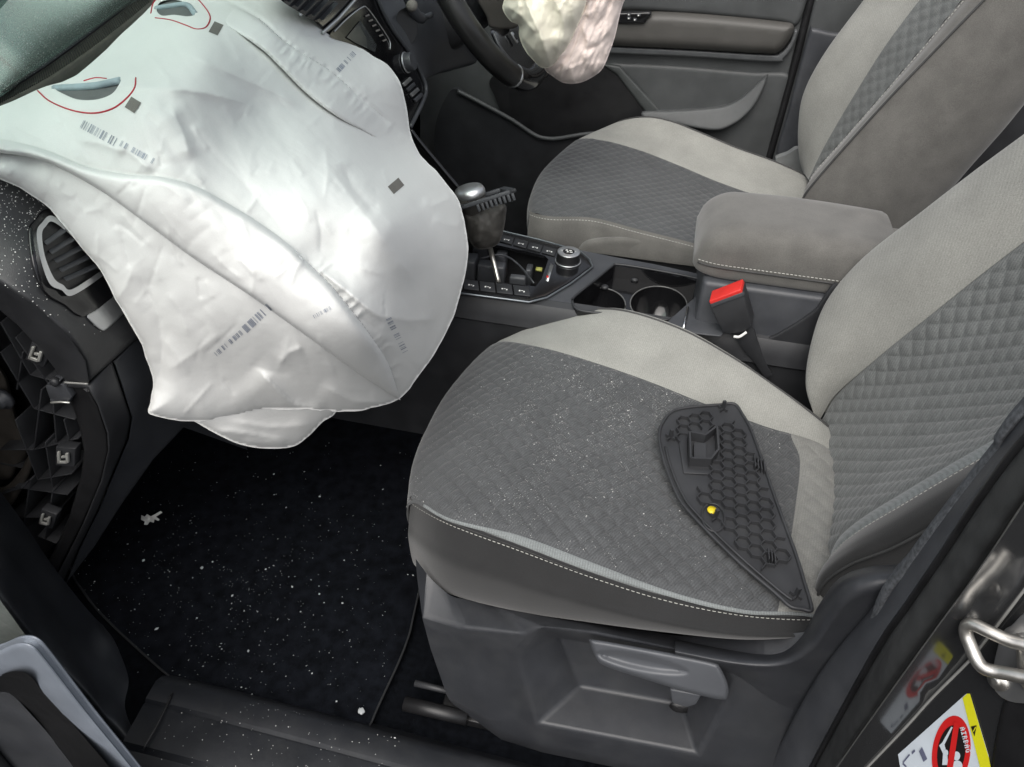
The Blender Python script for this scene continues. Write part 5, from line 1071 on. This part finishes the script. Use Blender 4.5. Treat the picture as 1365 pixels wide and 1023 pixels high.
# centre stack
SN = np.array([.96, 0, .28]); SN /= np.linalg.norm(SN); STK = lambda off=0: PLN(np.array([-.245, 0, .66])+SN*off, SN)
stack_o = [(340, -60), (495, -60), (503, 0), (519, 35), (548, 75), (563, 104), (567, 122), (560, 142), (546, 170), (530, 150), (450, 60), (380, -10)]
stk = sheet('centre_stack', smooth_outline(stack_o, 6), STK(0), .05, M['gloss_black'], dash, step=8, round_px=4, round_m=.005)
obj('stack_trim', *tube_geo(curve([PT(np.float64(u), np.float64(v), STK(.002)(np.float64(u), np.float64(v))) for u, v in ((499, -20), (505, 2), (521, 35), (549, 75), (564, 104), (568, 122), (561, 142), (547, 170))], 40), .0035, 8), M['plastic_grey'], stk)
obj('stack_chrome', *tube_geo([PT(np.float64(u), np.float64(v), STK(.004)(np.float64(u), np.float64(v))) for u, v in ((430, 44), (452, 24), (477, -4), (490, -20))], .0024, 8), M['satin'], stk)
obj('stack_chrome', *tube_geo([PT(np.float64(u), np.float64(v), STK(.004)(np.float64(u), np.float64(v))) for u, v in ((400, 20), (432, -8), (445, -20))], .002, 8), M['satin'], stk)
scr = sheet('touch_screen', smooth_outline([(440, 48), (462, 26), (483, 10), (494, 14), (508, 36), (520, 56), (519, 66), (500, 80), (470, 60)], 4), STK(.003), .006, M['gloss_black'], stk, step=6)
sheet('screen_face', [(462, 50), (480, 28), (485, 34), (502, 60), (500, 70), (475, 58)], STK(.0045), .001, mat('unlit screen', (.05, .055, .055), .2, var=.05), scr, step=12)
obj('screen_outline', *tube_geo(curve([PT(np.float64(u), np.float64(v), STK(.004)(np.float64(u), np.float64(v))) for u, v in ((446, 42), (464, 24), (483, 10), (490, 12), (505, 32), (519, 54), (520, 66))], 30), .001, 6), M['satin'], scr)
for i in range(6):
    u, v = 488+4.6*i, 21+6.6*i; obj('screen_key', *prism_geo([PT(np.float64(u+a), np.float64(v+b), STK(.0046)(np.float64(u+a), np.float64(v+b))) for a, b in ((-1.5, 0), (3.5, -2), (4.5, 0), (-.5, 2))], SN*.0006), M['label_grey'], scr, smooth=False)
kp = PT(np.float64(540), np.float64(84), STK(0)(np.float64(540), np.float64(84)))
dkn = obj('dial_knob', *lathe_geo(kp, SN, [(.0145, 0), (.0145, .012), (.0135, .015), (.001, .015)], 30), M['plastic_grey'], stk, auto=40)
obj('dial_ring', *lathe_geo(kp, SN, [(.0148, .001), (.0165, .001), (.0165, .003), (.0148, .003)], 30), M['satin'], dkn)
for i in range(4):
    u, v = 535+i*5, 112+i*7; obj('climate_switch', *prism_geo([PT(np.float64(u+a), np.float64(v+b), STK(.001)(np.float64(u+a), np.float64(v+b))) for a, b in ((0, 0), (10, -9), (13, -5), (3, 4))], SN*.003), M['plastic_grey'] if i % 2 else M['satin'], stk, bevel=.0008)
# centre vent above the stack
cv = sheet('centre_vent', smooth_outline([(352, -30), (372, -2), (395, 14), (425, 30), (440, 18), (455, 0), (480, -30)], 5), STK(.006), .02, M['gloss_black'], stk, step=6)
for i in range(6):
    u0, v0 = 372+i*11, -6+i*6; G = [PT(np.float64(u), np.float64(v), STK(o)(np.float64(u), np.float64(v))) for u, v, o in ((u0, v0, .007), (u0+20, v0-22, .007), (u0+24, v0-19, .016), (u0+4, v0+3, .016))]
    obj('vent_slat', *prism_geo(G, -SN*.002), M['plastic_grey'], cv, smooth=False)
# gloss strip running down from the stack to the console, far cheek of the console
cs = [at(u, v, y=y) for u, v, y in ((546, 172, .02), (565, 196, .02), (590, 226, .02), (612, 252, .02), (630, 275, .03))]
obj('console_strip', *tube_geo(curve(cs, 24), .004, 8), M['gloss_black'], dash)
sheet('stack_cheek', [(540, 168), (548, 176), (612, 254), (640, 290), (640, 330), (560, 330), (500, 250)], AX('y', .03), .01, M['plastic_deep'], dash, step=20, vec=(0, 1, 0))
# driver's knee panel and stalk
sheet('knee_panel', smooth_outline([(500, -40), (600, -40), (606, 10), (618, 50), (632, 70), (634, 84), (610, 92), (580, 100), (560, 106), (548, 78), (520, 38), (505, 5)], 6), TPS([(505, 5, 'y', .12), (548, 78, 'y', .12), (560, 106, 'y', .13), (632, 75, 'y', .40), (600, 0, 'y', .32), (600, 50, 'y', .30), (580, 100, 'y', .25)]), .03, M['plastic_grey'], dash, step=6, round_px=8, round_m=.01)
sheet('ignition_recess', smooth_outline([(530, 18), (548, 10), (556, 30), (555, 48), (545, 60), (532, 45)], 4), TPS([(530, 18, 'y', .14), (556, 30, 'y', .16), (545, 60, 'y', .14)]), .01, M['plastic_deep'], dash, step=6)
obj('column_stalk', *tube_geo(curve([at(540, -6, y=.14), at(548, 10, y=.15), at(560, 24, y=.17), at(575, 20, y=.2)], 16), [.006]*6+[.009]*6+[.005]*4, 10), M['plastic_grey'], dash)
obj('stalk_tip', *lathe_geo(at(549, 8, y=.135), [.5, -.6, .4], [(.008, -.008), (.009, 0), (.008, .006), (.001, .008)], 16), M['label_grey'], dash)

# ================================================================ windscreen and bonnet
wsP0 = at(0, 130, z=ZG+.002); wsP1 = at(182, 0, z=ZG+.002)
wdir = np.array([.80, 0, .60]); wsn = np.cross(wsP1-wsP0, wdir); wsn /= np.linalg.norm(wsn)
gm, gN, gL, gB = nt('green tinted windscreen'); gN.remove(gB)
tr = gN.new('ShaderNodeBsdfTransparent'); tr.inputs[0].default_value = (.92, .98, .96, 1); gg = gN.new('ShaderNodeBsdfGlossy'); gg.inputs['Roughness'].default_value = .22; gg.inputs['Color'].default_value = (.9, 1, .97, 1)
fz_ = gN.new('ShaderNodeFresnel'); fz_.inputs['IOR'].default_value = 1.5; mxs = gN.new('ShaderNodeMixShader')
gL.new(fz_.outputs[0], mxs.inputs[0]); gL.new(tr.outputs[0], mxs.inputs[1]); gL.new(gg.outputs[0], mxs.inputs[2]); gL.new(mxs.outputs[0], gN['Material Output'].inputs['Surface'])
eu = (wsP1-wsP0)/np.linalg.norm(wsP1-wsP0); 
ws = [wsP0-eu*.30, wsP1+eu*.75, wsP1+eu*.70+wdir*.62, wsP0-eu*.25+wdir*.62]
obj('windscreen', *prism_geo(ws, wsn*.005*np.sign(wsn[2])), gm, None, smooth=False, label='green tinted windscreen glass meeting the dashboard defroster grille', cat='windscreen')
BN = np.array([[(base_x(y)-.012-d-.10*(abs(y)/.7)**2*(d > .2), y, .690+.012*d-.10*d*d-.05*(abs(y)/.75)**4) for d in (0, .03, .10, .3, .6, .9, 1.1, 1.15)] for y in np.linspace(-.78, .76, 15)])
gobj('bonnet', surf_pts(BN, np.linspace(0, 7, 30), np.linspace(0, 14, 30)), M['paint_dusty'], body)
obj('front_side_panel', *box_geo([-1.08, -.775, -.02], [.48, 0, 0], [0, .035, 0], [0, 0, .69]), M['plastic'], body, bevel=.01)
dsh = np.array([-.50, -.84, -.12]); dd_ = np.array([-.25, -.95, 0])
obj('door_shell', *box_geo(dsh, dd_*1.0, np.array([-.11, .03, 0]), [0, 0, .80]), M['door_plastic'], doorL, bevel=.02, bseg=3)

# ================================================================ loose dashboard end cover lying on the passenger seat
a_, b_, c_ = at(886, 592, z=.338), at(979, 540, z=.340), at(1079, 810, z=.332)
tn = np.cross(b_-a_, c_-a_); tn /= np.linalg.norm(tn); tn *= np.sign(tn[2])
TP = lambda off: PLN(a_+tn*off, tn)
def tp(u, v, off=0): return PT(np.float64(u), np.float64(v), TP(off)(np.float64(u), np.float64(v)))
cover = thing('dashboard_end_cover', 'loose black plastic dashboard end cover lying ribbed side up on the seat', 'trim panel', tuple(at(980, 690, z=.33)))
M['cover'] = mat('moulded black plastic', (.030, .031, .034), .5, var=.15, vscale=25, bump=.15, bscale=900, bdist=.0003, dust=.03)
co = smooth_outline([(879, 578), (883, 564), (896, 549), (920, 543), (958, 540), (979, 539), (990, 553), (1002, 575), (1019, 622), (1037, 674), (1060, 736), (1072, 775), (1082, 812), (1070, 812), (1053, 808), (1034, 791), (978, 743), (920, 684), (902, 658), (887, 620), (880, 594)], 4)
co_u = np.array([[879, 578], [883, 564], [896, 549], [920, 543], [958, 540], [979, 539], [990, 553], [1002, 575], [1019, 622], [1037, 674], [1060, 736], [1072, 775], [1082, 812], [1070, 812], [1053, 808], [1034, 791], [978, 743], [920, 684], [902, 658], [887, 620], [880, 594]], float)
base = sheet('panel_skin', co, TP(0), .004, M['cover'], cover, step=6, vec=-tn)
rim3 = np.array([tp(u, v, .001) for u, v in co]); 
obj('panel_rim', *tube_geo(np.concatenate([rim3, rim3[:2]]), .0022, 6, cap=False), M['cover'], base)
inner = [(u+(955-u)*.035, v+(665-v)*.035) for u, v in co]; in2 = np.array([tp(u, v, .002) for u, v in inner if u < 1010 and v > 570])
obj('panel_inner_lip', *tube_geo(np.array([tp(u, v, .002) for u, v in curve([(887, 596), (894, 622), (908, 656), (926, 682), (982, 738), (1036, 785), (1056, 800)], 60)]), .0016, 6), M['cover'], base)
# honeycomb ribs
e1 = tp(1060, 740)-tp(925, 560); e1 /= np.linalg.norm(e1); e2 = np.cross(tn, e1); org = tp(955, 650)
hexr = .0098; ribs = MB(); seen = set()
keep = np.array([(897, 566), (906, 557), (930, 550), (945, 550), (952, 562), (975, 560), (984, 560), (996, 582), (1013, 625), (1030, 672), (1050, 728), (1056, 752), (1040, 762), (1030, 778), (985, 737), (955, 708), (930, 680), (913, 655), (935, 648), (938, 625), (915, 622), (917, 590), (906, 596), (890, 583)], float)
holes_ = [ell(951, 690, 15, 19, -.3), np.array([(912, 578), (955, 572), (958, 612), (946, 626), (914, 624)])]
for i in range(-16, 17):
    for j in range(-16, 17):
        c = org+e1*(hexr*1.5*i)+e2*(hexr*math.sqrt(3)*(j+.5*(i % 2)))
        for k in range(6):
            p = c+hexr*(math.cos(k*math.pi/3)*e1+math.sin(k*math.pi/3)*e2); q = c+hexr*(math.cos((k+1)*math.pi/3)*e1+math.sin((k+1)*math.pi/3)*e2)
            key = tuple(np.round((p+q)/2, 4))
            if key in seen: continue
            seen.add(key); mp = pix(np.array([(p+q)/2, p, q]))
            if not inpoly(mp, keep).all() or any(inpoly(mp[:1], h)[0] for h in holes_): continue
            t = (q-p)/np.linalg.norm(q-p); w = np.cross(tn, t)*.0005
            ribs.add(*box_geo(p-w-t*.0003, (q-p)+t*.0006, w*2, tn*.006))
ribs.build('honeycomb_ribs', M['cover'], base, smooth=False)
cr_ = np.array([tp(u, v, .0025) for u, v in ell(951, 690, 15, 19, -.3, 30)]); obj('clip_boss', *tube_geo(np.concatenate([cr_, cr_[:2]]), .0012, 6, cap=False), M['cover'], base)
# open box bracket
bx_ = [(917, 586), (918, 621), (945, 622), (955, 609), (953, 578), (938, 590)]
bm_ = MB()
for (u0, v0), (u1, v1) in zip(bx_, bx_[1:]+bx_[:1]):
    p, q = tp(u0, v0), tp(u1, v1); t = (q-p)/np.linalg.norm(q-p); w = np.cross(tn, t)*.0012; bm_.add(*box_geo(p-w, q-p, w*2, tn*.015))
bm_.add(*box_geo(tp(924, 595, .001), tp(924, 615)-tp(924, 595), tp(940, 615)-tp(924, 615), tn*.006))
bm_.build('socket', M['cover'], base, smooth=False)
obj('socket_flange', *prism_geo([tp(u, v, .0005) for u, v in ((903, 582), (915, 580), (917, 624), (950, 628), (948, 634), (911, 632))], tn*.002), M['cover'], base, bevel=.0006)
for cx, cy, n in ((1003, 618, 4), (1021, 742, 3)):
    for k in range(n):
        obj('fin', *box_geo(tp(cx+k*4.2, cy+k*2-6), tp(cx+k*4.2+2, cy+k*2+9)-tp(cx+k*4.2, cy+k*2-6), np.cross(tn, e1)*.0016, tn*.008), M['cover'], base, bevel=.0004)
for u, v in ((963, 547), (893, 585), (953, 692), (1060, 796)):
    P0 = tp(u, v); cl = MB()
    for k in range(4):
        a = k*1.57+.4; dr = math.cos(a)*e1+math.sin(a)*e2; cl.add(*box_geo(P0+dr*.001, dr*.006, np.cross(tn, dr)*.0016, tn*.005))
    cl.add(*box_geo(P0-e1*.002-e2*.002, e1*.004, e2*.004, tn*.017)); cl.build('fixing_clip', M['cover'], base, smooth=False)
obj('yellow_spot', *lathe_geo(tp(949, 681, .003), tn, [(.0058, 0), (.0058, .002), (.001, .0022)], 24), mat('yellow plug', (.80, .62, .02), .4), base)

# ================================================================ dust and broken glass
def flecks(name, P, N, size, label, cat, flat=.35, m=None):
    """angular chips: small irregular tetra-like flakes, one mesh"""
    mb = MB()
    for p, n, s in zip(P, N, size):
        a, b, nn = frame_of(n); th = random.random()*6.28; a, b = math.cos(th)*a+math.sin(th)*b, -math.sin(th)*a+math.cos(th)*b
        el = random.uniform(.35, 1.0)
        q = [p+a*s*random.uniform(.7, 1.2), p+b*s*el*random.uniform(.6, 1.2), p-a*s*random.uniform(.7, 1.2), p-b*s*el*random.uniform(.6, 1.2), p+nn*s*flat]
        mb.add(q, [(0, 1, 4), (1, 2, 4), (2, 3, 4), (3, 0, 4)])
    return mb.build(name, m or M['dustm'], None, recalc=False, smooth=False, label=label, cat=cat, kind='stuff')
def pick(P, N, n, wfun, sz=(.0003, .0006), tail=.0012, lift=.0003):
    A = P.reshape(-1, 3); B = N.reshape(-1, 3); r = np.random.default_rng(5); i = r.integers(0, len(A), n*40)
    i = i[r.random(len(i)) < wfun(A[i])][:n]; s = r.uniform(sz[0], sz[1], len(i)); big = r.random(len(i)) < .06
    s[big] *= r.uniform(1.5, tail/sz[1], big.sum()); return A[i]+B[i]*lift, B[i], s
def wseat(p):
    q = pix(p); u, v = q[:, 0], q[:, 1]; f = pnoise(u/22., v/22., 51)
    c = np.exp(-(((u-800)/150)**2+((v-560)/85)**2)); c2 = np.exp(-(((u-660)/80)**2+((v-530)/50)**2)); c3 = np.exp(-(((u-740)/130)**2+((v-690)/60)**2))
    return np.minimum(1, (.03+.9*c+.35*c2+.22*c3)*np.maximum(0, f*1.9-.55))
pp_, nn_, ss_ = pick(qP[:, qP.shape[1]//6:], qN[:, qP.shape[1]//6:], 4600, wseat, (.00022, .0005), .0015)
flecks('seat_glass_dust', pp_, nn_, ss_, 'fine white glass dust scattered over the quilted passenger cushion', 'dust')
r_ = np.random.default_rng(3)
q_ = np.stack([r_.uniform(95, 570, 30000), r_.uniform(590, 985, 30000)], 1); q_ = q_[inpoly(q_, mat_out) | (r_.random(30000) < .1)]
w_ = .12+.5*np.exp(-(((q_[:, 0]-290)/120)**2+((q_[:, 1]-800)/95)**2)); q_ = q_[r_.random(len(q_)) < w_*(.2+1.0*pnoise(q_[:, 0]/26., q_[:, 1]/26., 61))**1.5][:1000]
FP = at(q_[:, 0], q_[:, 1], z=.008) if False else PT(q_[:, 0], q_[:, 1], tval(q_[:, 0], q_[:, 1], 'z', .008))
flecks('floor_glass_crumbs', FP, [np.array([0, 0, 1.])]*len(FP), [float(np.clip(r_.lognormal(-7.55, .65), .0002, .0032)) for _ in FP], 'white and clear glass crumbs strewn over the black floor mat', 'glass crumbs', flat=.6, m=mat('glass crumbs', (.40, .43, .44), .3))
SPK = []
for _ in range(160):
    x = random.uniform(-.33, .0); y = random.uniform(-.80, -.70); SPK.append(np.array([x, y, float(np.interp(-y, [.71, .735, .742, .79], [.0365, .0345, .031, .0245]))+.0006]))
flecks('sill_glass_crumbs', SPK, [np.array([0, 0, 1.])]*len(SPK), [random.uniform(.0003, .0009) for _ in SPK], 'few white glass crumbs on the black door sill', 'glass crumbs', m=M['dustm'])
q_ = np.stack([r_.uniform(-5, 175, 6000), r_.uniform(238, 450, 6000)], 1); q_ = q_[inpoly(q_, upd)]; q_ = q_[r_.random(len(q_)) < np.exp(-((q_[:, 1]-260)/110)**2)*.5+.05][:700]
DP = PT(q_[:, 0], q_[:, 1], UPT(q_[:, 0], q_[:, 1])-.001); DN = [np.array([.5, -.5, .7])]*len(DP)
flecks('dash_dust', DP, DN, [random.uniform(.00025, .0008) for _ in DP], 'white glass dust sprinkled over the dashboard end beside the side vent', 'dust')
sg_ = np.sign(wsn@(CAMP-wsP0)); d_ = PLN(wsP0+wsn*sg_*.0015, wsn)
q_ = np.stack([r_.uniform(-5, 185, 9000), r_.uniform(-5, 135, 9000)], 1); q_ = q_[q_[:, 1] < 130-.72*q_[:, 0]]; q_ = q_[r_.random(len(q_)) < .1+.85*q_[:, 1]/130*pnoise(q_[:, 0]/20., q_[:, 1]/20., 71)][:900]
WPts = PT(q_[:, 0], q_[:, 1], d_(q_[:, 0], q_[:, 1]))
flecks('windscreen_dust', WPts, [wsn*sg_]*len(WPts), [random.uniform(.0003, .0009) for _ in WPts], 'white specks stuck to the inside of the green windscreen', 'dust')
# torn white scrap on the mat
sc_ = np.array([(188, 693), (188.5, 687), (193, 689), (196, 685.5), (201, 688.5), (206, 686), (214, 681.5), (216.5, 683.5), (208, 689), (213, 693), (211, 694.5), (206, 692.5), (205, 697), (200, 695.5), (196.5, 700), (192, 699.5), (193, 695.5)])
sheet('paper_scrap', sc_, TPS([(190, 690, 'z', .018), (214, 684, 'z', .024), (200, 698, 'z', .012), (203, 690, 'z', .022)]), .002, mat('torn white scrap', (.72, .72, .68), .7), None, step=2, disp=lambda Q, ed: .006*(pnoise(Q[:, 0]/4, Q[:, 1]/4, 81)-.5), label='torn white paper scrap lying on the black floor mat', cat='scrap')
# folded shard by the mat corner
obj('glass_shard', *prism_geo([at(u, v, z=.012) for u, v in ((478, 946), (484, 944), (487, 950), (482, 954), (477, 951))], [0, 0, .003]), mat('pale shard', (.38, .40, .41), .4), None, bevel=.001, label='single larger pale glass shard near the rounded mat corner', cat='glass shard')

# ================================================================ rear cabin seen dark behind the front seats
obj('rear_side_panel', *box_geo([.66, -.76, -.02], [1.1, 0, 0], [0, .05, 0], [0, 0, .72]), M['plastic'], body, bevel=.01)
obj('rear_side_panel', *box_geo([.60, .72, -.02], [1.1, 0, 0], [0, .05, 0], [0, 0, .72]), M['plastic'], body, bevel=.01)
obj('rear_bulkhead', *box_geo([1.55, -.7, -.02], [.1, 0, 0], [0, 1.4, 0], [0, 0, .85]), M['cloth_taupe'], body, bevel=.03)
